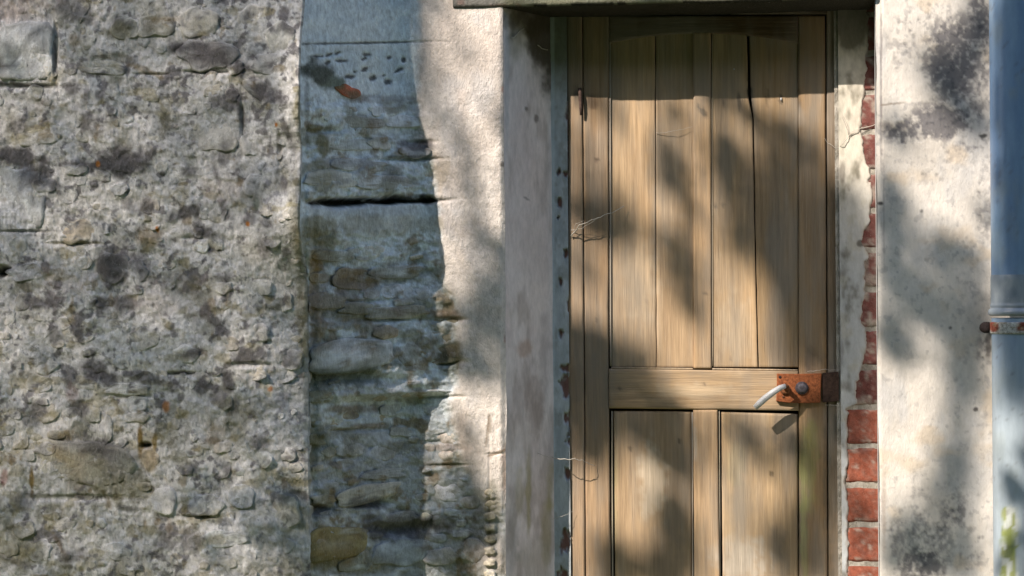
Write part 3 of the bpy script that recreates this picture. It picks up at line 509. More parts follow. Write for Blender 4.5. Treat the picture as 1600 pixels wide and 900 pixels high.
# lintel, a weathered stone slab slightly proud of the wall
xa = at(708, 12, -.008)[0]; xc = at(1368, 3, -.008)[0]
uu = spaced((xa, xc, .004)); prof = [(.26, 0), (.012, 0), (.006, 0), (-.002, 0), (-.010, .004), (-.012, .010), (-.012, .06), (-.012, .16), (.1, .165)]
XX = np.tile(uu, (len(prof), 1)); YY = np.array([p[0] for p in prof])[:, None]+XX*0; ZZ = ZL+np.array([p[1] for p in prof])[:, None]+XX*0
k_ = fbm(XX*600, ZZ*600, 40, 30, 4, 290); YY = YY+.003*k_*(YY < .05); ZZ = ZZ+.0025*fbm(XX*600, YY*0, 60, 30, 4, 291)*(ZZ < ZL+.02)
def lin_col(px, py, h):
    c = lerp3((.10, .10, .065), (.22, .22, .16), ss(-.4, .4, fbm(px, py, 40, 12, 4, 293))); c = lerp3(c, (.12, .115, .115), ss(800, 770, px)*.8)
    return lerp3(c, (.20, .10, .08), ss(.3, .5, fbm(px, py, 30, 8, 3, 296))*.4)
LP = np.stack([XX, YY, ZZ], -1)[::-1]; sof = (LP[..., 1] > .0) | (LP[..., 2] < ZL+.004)  # underside near black: staining and the lintel's shade in one colour
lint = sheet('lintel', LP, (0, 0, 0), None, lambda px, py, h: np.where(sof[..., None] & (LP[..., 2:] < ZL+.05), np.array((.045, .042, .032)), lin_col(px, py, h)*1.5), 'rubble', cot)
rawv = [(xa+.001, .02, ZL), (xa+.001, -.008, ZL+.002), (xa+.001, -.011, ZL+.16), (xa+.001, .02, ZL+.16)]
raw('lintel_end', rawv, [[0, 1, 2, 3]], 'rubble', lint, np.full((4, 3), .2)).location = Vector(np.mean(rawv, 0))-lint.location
# ------------------------------------------------------------------ door and its frame
xd0 = at(890, 450, YD)[0]; xd1 = at(1312, 450, YD)[0]
door = thing('door', ((xd0+xd1)/2, YD, 0), 'weathered bare oak panelled door with rusty lock, shut in the shaded recess', 'door')
def cst(v): return (lambda t: v+0*np.asarray(t, float))
def poly(*p): return lambda t: np.interp(t, [q[0] for q in p], [q[1] for q in p])
DC = [(1262,720,14,70,0,(.26,.27,.10),.55),(1256,820,6,90,0,(.36,.37,.16),.6),(1270,680,12,30,0,(.22,.22,.08),.4),(1150,720,14,40,0,(.34,.33,.20),.35),(960,780,4,120,0,(.36,.36,.20),.4),(1180,680,50,18,0,(.20,.17,.14),.45),(1230,690,22,24,0,(.17,.14,.11),.5),(1215,850,14,26,0,(.17,.15,.13),.4),  # knots and stains; some patches paint leaf shade and sun pools on
      (1085,690,4,30,0,(.50,.48,.44),.5),(1300,760,14,120,0,(.16,.135,.10),.6),(1300,450,14,110,0,(.17,.14,.11),.5),(900,600,14,30,0,(.2,.15,.11),.5),(935,600,24,60,0,(.24,.20,.16),.4),(1150,870,40,30,0,(.46,.44,.40),.4),(925,158,9,10,0,(.10,.07,.05),.7),(1172,150,4,28,-6,(.03,.025,.02),.95),
      (1155,160,3,14,0,(.06,.045,.035),.8),(1100,178,4,8,-20,(.05,.04,.03),.85),(1092,168,2,6,-20,(.05,.05,.05),.8),(1249,168,2.5,18,0,(.05,.04,.03),.8),(1199,150,2,14,0,(.06,.05,.04),.7),(1131,160,1.5,10,0,(.08,.05,.04),.7),(1220,155,2.5,7,0,(.04,.035,.03),.8),(1249,180,9,18,0,(.40,.37,.33),.4),
      (985,700,3,4,0,(.10,.07,.05),.8),(1062,690,2,4,0,(.09,.07,.05),.7),(1205,740,3,3,0,(.11,.08,.05),.8),(1142,560,2.5,3,0,(.10,.07,.05),.7),(1010,470,3,5,0,(.16,.11,.07),.6),(932,250,3,3,0,(.08,.06,.05),.8),(932,500,2.5,3,0,(.08,.06,.05),.8),(1100,600,2.5,2.5,0,(.07,.05,.04),.8),(968,607,2.5,2.5,0,(.07,.05,.04),.8),(1190,300,30,90,0,(.24,.19,.14),.35),(975,250,14,90,0,(.52,.40,.27),.3),(1130,480,14,90,0,(.55,.42,.28),.3),(1020,770,24,60,0,(.50,.40,.28),.3),(1030,860,30,40,0,(.22,.18,.14),.35),(1020,750,20,50,0,(.66,.60,.50),.45),(1165,880,34,34,0,(.60,.56,.50),.45),(1150,520,26,50,0,(.60,.50,.38),.35),(1000,440,24,60,0,(.60,.50,.37),.35),(1095,610,60,12,0,(.60,.52,.40),.35),(1160,800,20,70,0,(.26,.22,.16),.3),(1130,320,3,3,0,(.1,.08,.06),.6),(902,150,7,14,0,(.03,.025,.02),.9),(1102,458,2,2,0,(.05,.04,.03),.8),(1268,562,9,18,0,(.13,.09,.06),.7),(1118,322,3,4,0,(.06,.05,.04),.7),(1040,300,24,120,0,(.42,.37,.31),.25),(1265,350,16,120,0,(.34,.25,.16),.4),(1058,800,10,60,0,(.22,.18,.14),.3)]
def board(name, xl, xr, yt, yb, Yf, th, mat='wood_v', tint=(.43, .325, .215), bev=2.0, seed=0, sp=3.2, grey=.3):
    ys = spaced((0, 1, .004 if True else 1)); H = 1
    y_lo, y_hi = float(np.min(yb(np.array([1000.])))), float(np.min(yt(np.array([1000.]))))
    span = y_lo-y_hi; nv = max(4, int(min(span, 940-max(y_hi, -60) if y_lo > 940 else span)/4)); wd = float(xr(np.array(450.))-xl(np.array(450.)) if True else 0); nu = max(4, int(wd/sp))
    if y_lo > 940: v = np.concatenate([np.linspace(0, (940-y_hi)/span, nv), np.linspace((940-y_hi)/span, 1, 12)[1:]])
    else: v = np.linspace(0, 1, nv)
    u = np.linspace(0, 1, nu); bu = min(.25, bev/wd); bv = min(.25, bev/span)
    u = np.concatenate([[0, 0, bu], u[(u > bu*1.3) & (u < 1-bu*1.3)], [1-bu, 1, 1]]); v = np.concatenate([[0, 0, bv], v[(v > bv*1.3) & (v < 1-bv*1.3)], [1-bv, 1, 1]])
    U, V = np.meshgrid(u, v); PY = y_hi+span*V; PX = xl(PY)*(1-U)+xr(PY)*U; PY = yt(PX)*(1-V)+yb(PX)*V; PX = xl(PY)*(1-U)+xr(PY)*U
    edge = (U < bu*.9) | (U > 1-bu*.9) | (V < bv*.9) | (V > 1-bv*.9)
    PXj = PX+np.where((U < .5), 1, -1)*.5*fbm(PY, PX*0+seed*9, 30, 30, 4, seed)*(np.minimum(U, 1-U)*wd < 3)
    P = at(PXj, PY, Yf)
    gr = fbm(PX, PY, 3.5, 60, 3, seed+20) if mat == 'wood_v' else fbm(PX, PY, 60, 3.5, 3, seed+20)
    P[..., 1] -= .0006*gr+.0012*fbm(PX, PY, 60, 200, 2, seed+30)
    P[..., 1] += np.where(edge, bev*.0011, 0)
    ring = np.zeros(U.shape, bool); ring[0] = ring[-1] = True; ring[:, 0] = ring[:, -1] = True; P[ring, 1] = Yf+th
    c = np.array(tint)*np.array((1.0, .95, .90))*(1+.22*fbm(PX, PY, 40 if mat == 'wood_v' else 120, 160 if mat == 'wood_v' else 30, 3, seed+40)+.16*gr)[..., None]
    c = lerp3(c, (.30, .27, .235), ss(0, .6, fbm(PX, PY, 18, 130, 4, seed+50)+.1)*grey)
    c = patches(PX, PY, c, DC, jit=(10, .5))
    Fc = grid_faces(*U.shape); nr, nc = U.shape; fl = np.zeros((nr-1, nc-1), bool); fl[0] = fl[-1] = True; fl[:, 0] = fl[:, -1] = True
    return raw(name, P.reshape(-1, 3), Fc, mat, door, c.reshape(-1, 3), True, fl.ravel())
BOT = 1296
arch = lambda x: 52+np.abs((np.asarray(x, float)-1098)/195)**2.2*30
board('frame_post', poly((0, 884), (140, 886), (165, 888), (560, 887.5), (900, 893), (1300, 896)), poly((0, 909), (900, 914), (1300, 915)), cst(-6), cst(BOT), YD, .04, seed=1, tint=(.40, .29, .19))
board('frame_post', poly((0, 1291.5), (900, 1295), (1300, 1296)), poly((0, 1311), (560, 1311), (900, 1321), (1300, 1324)), cst(-6), cst(BOT), YD+.001, .04, seed=2, tint=(.25, .185, .12), grey=.6)
board('frame_head', cst(890), cst(1320), cst(-30), lambda x: 22+0*np.asarray(x, float), YD+.002, .04, 'wood_h', seed=3, tint=(.10, .075, .05))  # near-black tint carries the shade under the lintel
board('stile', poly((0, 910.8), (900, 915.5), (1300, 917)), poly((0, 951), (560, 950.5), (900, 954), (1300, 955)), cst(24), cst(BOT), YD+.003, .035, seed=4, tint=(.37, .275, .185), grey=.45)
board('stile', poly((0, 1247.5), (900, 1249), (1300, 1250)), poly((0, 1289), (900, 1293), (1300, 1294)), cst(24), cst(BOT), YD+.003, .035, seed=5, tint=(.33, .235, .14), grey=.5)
board('top_rail', cst(951.5), cst(1247), cst(24), lambda x: arch(x), YD+.0035, .035, 'wood_h', seed=6, tint=(.13, .095, .06))  # dark tint also paints in the shade above the arch
board('mullion', poly((0, 1083), (600, 1084)), poly((0, 1110.5), (600, 1112)), cst(50), cst(576), YD+.003, .035, seed=7, tint=(.47, .345, .22))
board('lock_rail', poly((560, 951), (660, 952)), poly((560, 1247), (660, 1248)), lambda x: 576.5+(np.asarray(x, float)-950)*.012, lambda x: 638+(np.asarray(x, float)-950)*.013, YD+.002, .035, 'wood_h', seed=8, tint=(.46, .345, .22))
board('mullion', poly((630, 1083), (900, 1085), (1300, 1087)), poly((630, 1121), (900, 1124.5), (1300, 1127)), lambda x: 640.5+0*np.asarray(x, float), cst(BOT), YD+.003, .035, seed=9, tint=(.45, .335, .22))
# upper panel boards (set back), thin gaps between them
board('panel_board', poly((0, 954), (600, 955)), poly((0, 1023), (600, 1025.3)), cst(40), cst(574), YD+.009, .02, seed=10, bev=1, tint=(.48, .36, .235))
board('panel_board', poly((0, 1024.4), (600, 1026.2)), poly((0, 1084), (600, 1085)), cst(40), cst(574), YD+.0095, .02, seed=11, bev=1, tint=(.44, .335, .225))
board('panel_board', poly((0, 1112.5), (600, 1114)), poly((0, 1166), (150, 1169), (185, 1176), (350, 1178.5), (574, 1184)), cst(40), cst(574), YD+.009, .02, seed=12, bev=1.2, tint=(.45, .34, .22))
board('panel_board', poly((0, 1169), (150, 1173.5), (183, 1178), (350, 1180.3), (574, 1185.6)), poly((0, 1247), (600, 1248)), cst(40), cst(574), YD+.0085, .02, seed=13, bev=1.2, tint=(.36, .27, .17), grey=.6)
# lower panels
board('panel_board', poly((630, 958.5), (900, 961), (1300, 964)), poly((630, 1080.5), (900, 1082), (1300, 1084)), lambda x: 642.5+0*np.asarray(x, float), cst(BOT), YD+.008, .02, seed=14, bev=3, tint=(.42, .32, .215))
board('panel_board', poly((630, 1127), (900, 1129), (1300, 1130)), poly((630, 1246), (900, 1248), (1300, 1249)), lambda x: 643.5+(np.asarray(x, float)-1125)*.03, cst(BOT), YD+.007, .02, seed=15, bev=3, tint=(.43, .33, .215), grey=.4)
# moulding beads along the panel edges
def bead(p0, p1, Y0, r, tint, seed):
    n = 30; V = []; a = np.linspace(0, 1, n); pts = [at(p0[0]+(p1[0]-p0[0])*t, p0[1]+(p1[1]-p0[1])*t, Y0) for t in a]
    V, Fs = tube(pts, [r]*n, 6); return raw('bead', V, Fs, 'wood_v', door, np.tile(tint, (len(V), 1)))
bead((953.3, 48), (954.3, 572), YD+.006, .0021, (.40, .36, .31), 1)
bead((1112.6, 54), (1113.6, 572), YD+.0075, .0013, (.40, .34, .26), 2)
bead((955, 574.8), (1083, 576.2), YD+.0065, .0024, (.44, .34, .23), 3)
bead((1113, 576.5), (1246, 578.5), YD+.0065, .0024, (.44, .34, .23), 4)
bead((956.2, 642), (959, 1290), YD+.0065, .0017, (.40, .36, .28), 5)
bead((1124, 641), (1126.5, 1290), YD+.0085, .0013, (.42, .38, .30), 6)
bead((1081.7, 644), (1084, 1290), YD+.0065, .0016, (.44, .40, .34), 7)
box('backing_board', (xd0-.02, YD+.034, 0), (xd1+.02, YD+.06, 2.02), 'dark', door)
# lock plate, keyhole cover, keeper, lever
def slab(name, pts, Yf, th, mat, col, parent, bev=.0012):
    """outline in photo pixels on plane Yf, bevelled front."""
    W = [at(x, y, Yf) for x, y in pts]; c = np.mean(W, 0); n = len(W); V = []
    for k, (s, dy) in enumerate(((1, th), (1, bev), (.965, 0))):
        for p in W: q = c+(p-c)*s; V.append((q[0], Yf+dy, q[2]))
    Fs = [[2*n+j for j in range(n)]]
    for k in (0, 1): Fs += [[k*n+j, k*n+(j+1) % n, (k+1)*n+(j+1) % n, (k+1)*n+j] for j in range(n)]
    Fs = [f[::-1] if f is not Fs[0] else f for f in Fs]
    return raw(name, V, Fs, mat, parent, np.tile(col, (len(V), 1)), False)
def sub(o, parent):                       # re-parent a finished piece one level deeper
    w_ = o.location + (o.parent.location if o.parent else Vector((0, 0, 0))); o.parent = parent; o.location = w_-(parent.location+parent.parent.location)
lock = slab('lock_plate', [(1214, 584), (1250, 584.5), (1284, 583.5), (1283, 600), (1282, 629), (1260, 630), (1232, 629.5), (1213, 627), (1214, 600)], YD-.0105, .02, 'rust', (.32, .105, .04), door)
lock['label'] = 'rusty orange lock plate'
def disc(cx, cy, r, Y0, Y1, mat, col, name, parent, n=20, dome=.6, rx=1.0):
    V = []; Fs = []; c = at(cx, cy, Y1); s = D/F
    for k, (q, y) in enumerate(((1, Y0), (1, Y1+(Y0-Y1)*.35), (dome, Y1), (.0, Y1))):
        for j in range(n): a = 2*math.pi*j/n; V.append((c[0]+math.cos(a)*r*q*s*rx, y, c[2]+math.sin(a)*r*q*s))
        if k: Fs += [[(k-1)*n+j, (k-1)*n+(j+1) % n, k*n+(j+1) % n, k*n+j] for j in range(n)]
    o = raw(name, V, [f[::-1] for f in Fs], mat, door, np.tile(col, (len(V), 1))); sub(o, parent); return o
disc(1253, 606.5, 10.5, YD-.0105, YD-.016, 'rust', (.075, .065, .075), 'keyhole_cover', lock)
disc(1253.5, 606.5, 7.5, YD-.015, YD-.0185, 'rust', (.13, .12, .14), 'keyhole_cap', lock)
disc(1219, 589.5, 2.3, YD-.0102, YD-.0112, 'rust', (.03, .02, .02), 'screw', lock)
disc(1224, 620, 2.0, YD-.0102, YD-.0125, 'rust', (.16, .07, .04), 'screw', lock)
disc(1227, 609, 8, YD-.0105, YD-.018, 'rust', (.22, .09, .04), 'rose', lock)
slab('keeper', [(1285.5, 583), (1310, 581), (1311.5, 590), (1311, 627), (1286, 629)], YD-.013, .02, 'rust', (.055, .033, .025), door)
hp = [at(1229, 608, YD-.016), at(1230, 604.5, YD-.036), at(1227, 603, YD-.048), at(1219, 606, YD-.052), at(1208, 613, YD-.052), at(1196, 622, YD-.052), at(1187, 630, YD-.051), at(1180, 637, YD-.049)]
V, Fs = tube(hp[:3], [.0065, .0055, .006], 12); nk = raw('spindle', V, Fs, 'rust', door, np.tile((.20, .085, .04), (len(V), 1))); 
V, Fs = tube(hp[2:], [.0056, .0068, .0076, .0080, .0080, .0068], 12); hd = raw('handle', V, Fs, 'alu', door); hd['label'] = 'pale metal lever handle'
V, Fs = tube([at(906, 138, YD-.006), at(906.5, 150, YD-.010), at(907.5, 168, YD-.010), at(908, 180, YD-.008)], [.0045, .0045, .004, .003], 8); raw('hinge_pin', V, Fs, 'rust', door, np.tile((.12, .08, .065), (len(V), 1)))
V, Fs = tube([at(1147, 108, YD+.004), at(1147, 108.5, YD-.002)], [.0016, .0012], 8); raw('light_speck', V, Fs, 'alu', door)  # pale stud added to stand for daylight through a hole
V, Fs = tube([at(1220.5, 153, YD+.006), at(1220.5, 157, YD+.004)], [.0018, .0014], 8); raw('light_speck', V, Fs, 'alu', door)  # second stud standing for a speck of daylight through the door
# ------------------------------------------------------------------ downpipe
cpx = 1585; yp = -.085; sc = (D+yp)/F; pr = 34.5*sc
bx = at(cpx, 450, yp)[0]
pipe = thing('downpipe', (bx, yp, 0), 'grey-blue painted cast iron downpipe fixed to the plaster wall right of the door', 'pipe')
def zpy(py): return float(at(cpx, py, yp)[2])
def lathe(name, prof, mat, colf, n=48, arc=None):
    prof = sorted(prof); V = np.array([(bx+r*math.cos(2*math.pi*j/n), yp+r*math.sin(2*math.pi*j/n), z) for z, r in prof for j in range(n)])
    m = len(prof); Fc = np.array([[k*n+j, k*n+(j+1) % n, (k+1)*n+(j+1) % n, (k+1)*n+j] for k in range(m-1) for j in range(n)])
    px, py = proj(V); return raw(name, V, Fc, mat, pipe, colf(px, py))
def pipe_col(px, py):
    c = lerp3((.15, .245, .41), (.21, .32, .47), ss(-.5, .5, fbm(px, py, 20, 120, 4, 301)))
    c = lerp3(c, (.42, .47, .50), ss(380, 700, py)*.75); c = lerp3(c, (.27, .31, .31), ss(.1, .5, fbm(px, py, 22, 50, 4, 305))*.35)  # bluer shaded top and paler sunlit foot painted into the colour
    k = ss(1.1, .75, np.sqrt(((px-1577)/14)**2+(np.maximum(0, 800-py)/9)**2)+.5*fbm(px, py, 10, 16, 4, 307))*(py > 770)
    n = fbm(px, py, 8, 16, 4, 309); kc = lerp3((.27, .30, .13), (.50, .53, .51), ss(0, .12, n)); kc = lerp3(kc, (.28, .33, .10), ss(.1, .2, fbm(px, py, 14, 22, 3, 312))*.7)
    c = lerp3(c, kc, k); return lerp3(c, (.10, .08, .07), ss(.4, .55, fbm(px, py, 7, 9, 3, 315))*.35)
zt = list(np.arange(.02, zpy(497), .006)); lathe('pipe_length', [(z, pr) for z in zt]+[(zpy(497), pr)], 'paint', pipe_col)
z0, z1 = zpy(493), zpy(474)
pf = [(z0, pr), (z0+.0005, pr*1.09), (z0+.003, pr*1.13), (z0+.008, pr*1.15), (z0+.013, pr*1.12), (z0+.016, pr*1.05), (z0+.0185, pr*1.035), (z0+.020, pr*1.05), (z0+.023, pr*1.055), (z0+.026, pr*1.04), (z0+.0275, pr*1.03)]
lathe('socket', pf+[(z, pr*1.03) for z in np.arange(z0+.031, z0+.09, .006)]+[(z0+.092, pr*1.0)], 'paint', lambda px, py: lerp3((.20, .24, .29), (.28, .32, .36), ss(-.4, .4, fbm(px, py, 14, 20, 3, 321))))
lathe('pipe_length', [(z, pr*1.0) for z in np.arange(z0+.088, 3.3, .008)], 'paint', pipe_col)
b0, b1 = zpy(520.5), zpy(503.5)
def br_col(px, py):
    c = np.ones(px.shape+(3,))*np.array((.47, .49, .46)); k = ss(1.1, .8, np.hypot((px-1553)/8, (py-511)/9)+.4*fbm(px, py, 6, 6, 3, 331)); k2 = ss(1588, 1592, px+5*fbm(px, py, 5, 5, 3, 333))*ss(519, 515, py)
    return lerp3(lerp3(c, (.24, .07, .045), np.maximum(k, k2)), (.28, .22, .14), ss(.15, .3, fbm(px, py, 5, 4, 3, 335))*.7)
lathe('bracket', [(b0-.0012, pr*1.0), (b0, pr*1.055)]+[(z, pr*1.065) for z in np.linspace(b0+.0015, b1-.0015, 8)]+[(b1, pr*1.05), (b1+.001, pr)], 'rust', br_col)
c0 = at(1541, 511.5, yp+.03)
V, Fs = tube([c0+np.array((.012, .004, 0)), c0+np.array((.004, -.004, 0)), c0+np.array((-.004, -.010, 0)), c0+np.array((-.008, -.014, 0)), c0+np.array((-.009, -.016, 0))], [.009, .0125, .0135, .011, .005], 14)
raw('bolt', V, Fs, 'rust', pipe, np.tile((.02, .014, .014), (len(V), 1)))
V, Fs = tube([c0+np.array((.002, 0, 0)), c0+np.array((.01, .058, 0))], [.006, .006], 8); raw('fixing_spike', V, Fs, 'rust', pipe, np.tile((.09, .05, .04), (len(V), 1)))
# ------------------------------------------------------------------ cobwebs
def web(strands, label):
    W = []; root = None; r = random.Random(len(label))
    allV, allF = [], []
    for (pts, rad, sag) in strands:
        P = [at(x, y, Y) for x, y, Y in pts]; Q = []
        for i in range(len(P)-1):
            for t in np.linspace(0, 1, 7)[:-1]: q = P[i]*(1-t)+P[i+1]*t; q = q+np.array((r.uniform(-1, 1)*.0012, r.uniform(-1, 1)*.001, r.uniform(-1, 1)*.0012-sag*math.sin(math.pi*t))); Q.append(q)
        Q.append(P[-1]); V, Fs = tube(Q, [rad*(1-.5*k/len(Q)) for k in range(len(Q))], 5); b8 = len(allV); allV += V; allF += [[i+b8 for i in f] for f in Fs]
    return tag(raw('cobweb', allV, allF, 'web', None), label, 'cobweb', None)
web([([(893, 368, YD-.004), (905, 352, YD-.03), (925, 343, YD-.035), (945, 336, YD-.03), (975, 322, YD-.004)], .0016, .002), ([(893, 360, YD-.004), (910, 356, YD-.02), (935, 340, YD-.03)], .0010, .001), ([(893, 372, YD-.004), (900, 350, YD-.02), (912, 345, YD-.03)], .0008, .0)], 'dusty cobweb strand at left door edge, level with the upper panels')
web([([(862, 714, YD-.02), (878, 717, YD-.05), (898, 716, YD-.05), (910, 719, YD-.04), (930, 728, YD-.002)], .0011, .002), ([(840, 708, YD-.07), (862, 716, YD-.04)], .0006, .0)], 'pale cobweb strand across left jamb just below the lock level')
web([([(858, 812, YD-.03), (878, 806, YD-.03), (896, 799, YD-.01)], .0006, .001)], 'faint thin cobweb low on the left jamb near the bottom')
web([([(1312, 158, YD-.010), (1317, 185, YD-.014), (1327, 212, YD-.016), (1345, 201, YD-.017), (1372, 193, YD-.012)], .0012, .001), ([(1326, 211, YD-.018), (1316, 225, YD-.022), (1308, 232, YD-.004)], .0011, .002), ([(1308, 232, YD-.004), (1296, 225, YD-.004), (1288, 216, YD+.002)], .0006, .001), ([(1312, 172, YD-.01), (1322, 190, YD-.018), (1328, 210, YD-.018)], .0007, 0), ([(1327, 211, YD-.018), (1335, 204, YD-.02), (1350, 199, YD-.018)], .0009, 0)], 'tangled cobweb across right jamb near the top of the sunlit plaster')
web([([(1026, 208, YD+.006), (1052, 204, YD-.004), (1082, 198, YD+.001)], .0006, .002)], 'thin cobweb across the upper left door panel, high up beside the mullion')
web([([(800, 38, .06), (812, 48, .07), (822, 56, .09), (838, 70, .12), (856, 78, .15)], .0022, .002), ([(806, 30, .05), (814, 50, .08), (830, 60, .12)], .0012, 0), ([(800, 60, .03), (814, 47, .06), (826, 40, .10)], .0014, 0)], 'thick dusty cobweb in the top left corner under the lintel')
web([([(1262, 580, YD-.004), (1290, 577, YD-.02), (1311, 578, YD-.012)], .0006, .001),], 'fine cobweb strand above the rusty lock')
web([([(1290, 632, YD-.01), (1312, 634, YD-.014), (1330, 638, YD-.014)], .0005, .001)], 'fine cobweb strand just below the dark keeper of the lock')
# ------------------------------------------------------------------ small weed rooted in the wall foot
wd = thing('weed', tuple(at(690, 930, -.03)), 'small green weed tip at foot of bare stone strip', 'plant')
for k in range(11):
    a = rnd.uniform(-1.2, 1.2); L = rnd.uniform(.025, .05); c = np.array(wd.location); d = np.array((math.sin(a), -.35, abs(math.cos(a))*.9+.1)); sd = np.array((math.cos(a), 0, -math.sin(a)))
    V = [c, c+d*L*.35+sd*.007, c+d*L*.7+sd*.006, c+d*L, c+d*L*.7-sd*.006, c+d*L*.35-sd*.007, c+d*L*.5+np.array((0, .003, 0))]
    raw('leaf', V, [[0, 1, 6], [1, 2, 6], [2, 3, 6], [3, 4, 6], [4, 5, 6], [5, 0, 6]], 'weed', wd)
V, Fs = tube([at(690, 1150, -.012), at(686, 1000, -.022), at(690, 930, -.03)], [.003, .0025, .002], 6); raw('stem', V, Fs, 'weed', wd)
# ------------------------------------------------------------------ ground
gp = spaced((-300, -20, 40), (-20, 20, 1), (20, 300, 40)); X, Yg = np.meshgrid(gp, gp[::-1]); P = np.stack([X, Yg, .03*fbm(X*10, Yg*10, 30, 30, 3, 5)-.03], -1)
tag(raw('ground', P.reshape(-1, 3), grid_faces(*X.shape)[:, ::-1], 'gravel', None), kind='structure', label='rough grass')
# ------------------------------------------------------------------ tree whose leaves dapple the doorway
tree = thing('broadleaf_tree', (-4.7, -3.4, 0), 'broadleaf tree whose overhanging branches dapple the doorway', 'tree')
# shade patches on the wall: (photo x, y, rx, ry, leaf density)
SH = [(1272,250,22,50,.8),(1275,350,22,60,1.2),(1272,450,22,60,1.2),(1285,555,16,30,1.2),(1285,650,24,40,1.6),(1282,760,22,70,1.3),(1278,860,22,50,1.0),(1195,290,26,70,1.0),(1205,400,22,60,1.0),(1140,250,24,40,.6),(1165,370,18,40,.5),(915,560,30,60,1.6),(925,680,30,50,1.3),(915,420,16,30,.7),(960,590,36,40,.9),(1060,700,24,60,1.0),(1035,640,50,24,.9),(1060,850,26,50,.9),(1230,860,24,60,.9),(1050,390,24,50,.6),(905,250,12,40,.7),(1345,360,26,40,1.0),(1350,460,24,60,1.0),(1350,580,24,50,1.0),(1222,235,26,60,.9),(1226,330,26,80,1.6),(1232,430,30,70,1.8),(1226,520,24,50,1.2),(1288,440,24,110,2.0),(1290,540,24,50,2),(1255,500,30,60,1.3),(1298,320,14,60,.8),(1295,700,16,100,1.6),(1262,545,20,24,.7),
 (930,340,50,34,1.6),(960,300,24,30,.8),(985,350,30,30,.7),(925,540,54,34,1.9),(985,545,36,26,1.2),(900,610,30,50,1.4),(945,640,40,60,1.3),(1000,600,60,20,1.1),(920,690,26,30,.9),(1030,680,40,50,1.7),(1055,640,26,26,1.0),(1050,820,34,60,1.6),(1030,890,40,40,1.4),(960,880,30,50,1.0),
 (1135,250,34,60,1.2),(1070,300,16,110,.5),(1040,250,26,50,.8),(1072,440,22,70,.9),(1140,370,20,40,.7),(1160,330,40,60,.6),(1150,665,40,26,.8),(1190,712,36,20,.5),(1240,690,22,34,1.2),(1215,850,26,40,1.3),(1240,800,20,40,.8),(1110,700,16,40,.4),(1280,850,14,50,.8),(1140,160,60,26,.6),(1050,170,26,26,.5),(940,170,30,26,.5),(1230,570,20,20,.4),
 (1345,420,30,50,1.5),(1340,520,34,70,1.8),(1345,600,30,50,1.5),(1340,680,26,50,.9),(1330,340,26,50,1.1),(1350,820,20,60,.6),
 (728,85,14,20,.7),(705,190,20,30,.7),(735,240,16,34,.8),(700,120,12,20,.4),(735,300,20,30,.5),(745,360,20,40,.7),(750,440,20,40,.6),(765,520,24,36,1.1),(730,500,24,46,.8),(735,570,40,34,1.1),(770,590,20,26,.8),(735,690,16,36,.6),(735,760,30,50,1.2),(720,830,44,50,1.5),(770,820,16,50,.9),(700,880,50,30,1.4),(668,100,16,50,.9),(655,30,20,40,1.0),(690,15,20,20,.5),
 (1480,120,40,60,.8),(1530,60,24,80,1.0),(1520,180,30,40,.8),(1400,210,26,30,.8),(1395,340,34,60,1.2),(1400,420,34,60,1.4),(1480,400,34,44,1.4),(1530,420,24,40,.8),(1440,470,40,40,1.1),(1500,500,44,44,1.5),(1400,530,34,40,1.3),(1505,580,34,50,1.7),(1500,660,20,50,1.5),(1490,740,30,50,1.2),(1440,850,50,50,1.1),(1500,850,30,60,.9),(1385,290,14,40,.6),(1540,500,20,60,.8),(1395,860,20,40,.6),(1465,780,30,30,.5),(1540,340,16,30,.4),
 (1590,60,50,80,1.9),(1590,170,50,70,1.8),(1590,280,50,60,1.5),(1590,360,50,50,1.8),(1580,430,50,40,1.2),(1585,530,50,40,1.0),(1580,600,30,40,.8),(1560,740,14,40,.3)]
LV, LF, TW, TWF = [], [], [], []
hub = []
for (x, y, rx, ry, dn) in SH:
    YT = YD if 890 < x < 1370 else (yp-pr if x > 1548 else 0); T = at(x, y, YT); L = rnd.uniform(5.4, 8.2); c = Vector(T)-SD*L
    e1 = Vector((SD.y, -SD.x, 0)).normalized(); e2 = e1.cross(SD)
    s = D/F; n = max(3, int(3.6*dn**1.15*math.pi*(rx*.9)*(ry*.9)*s*s/(.00078*.62)))
    hub.append(c)
    for _ in range(n):
        a = rnd.uniform(0, 6.283); q = math.sqrt(rnd.random()); g = c+e1*(math.cos(a)*q*rx*s*.80)
        # height on the wall -> offset across the ray
        g = g+Vector((0, 0, 1))*(math.sin(a)*q*ry*s)+SD*rnd.uniform(-.22, .22)
        ax = Vector((rnd.gauss(0, 1), rnd.gauss(0, 1), rnd.gauss(0, 1))).normalized(); bx2 = ax.cross(Vector((rnd.gauss(0, 1), rnd.gauss(0, 1), rnd.gauss(0, 1)))).normalized(); l = rnd.uniform(.018, .027); w2 = l*.5
        b9 = len(LV); LV += [g-ax*l, g-ax*l*.3+bx2*w2, g+ax*l*.5+bx2*w2*.8, g+ax*l, g+ax*l*.5-bx2*w2*.8, g-ax*l*.3-bx2*w2]; LF.append(list(range(b9, b9+6)))
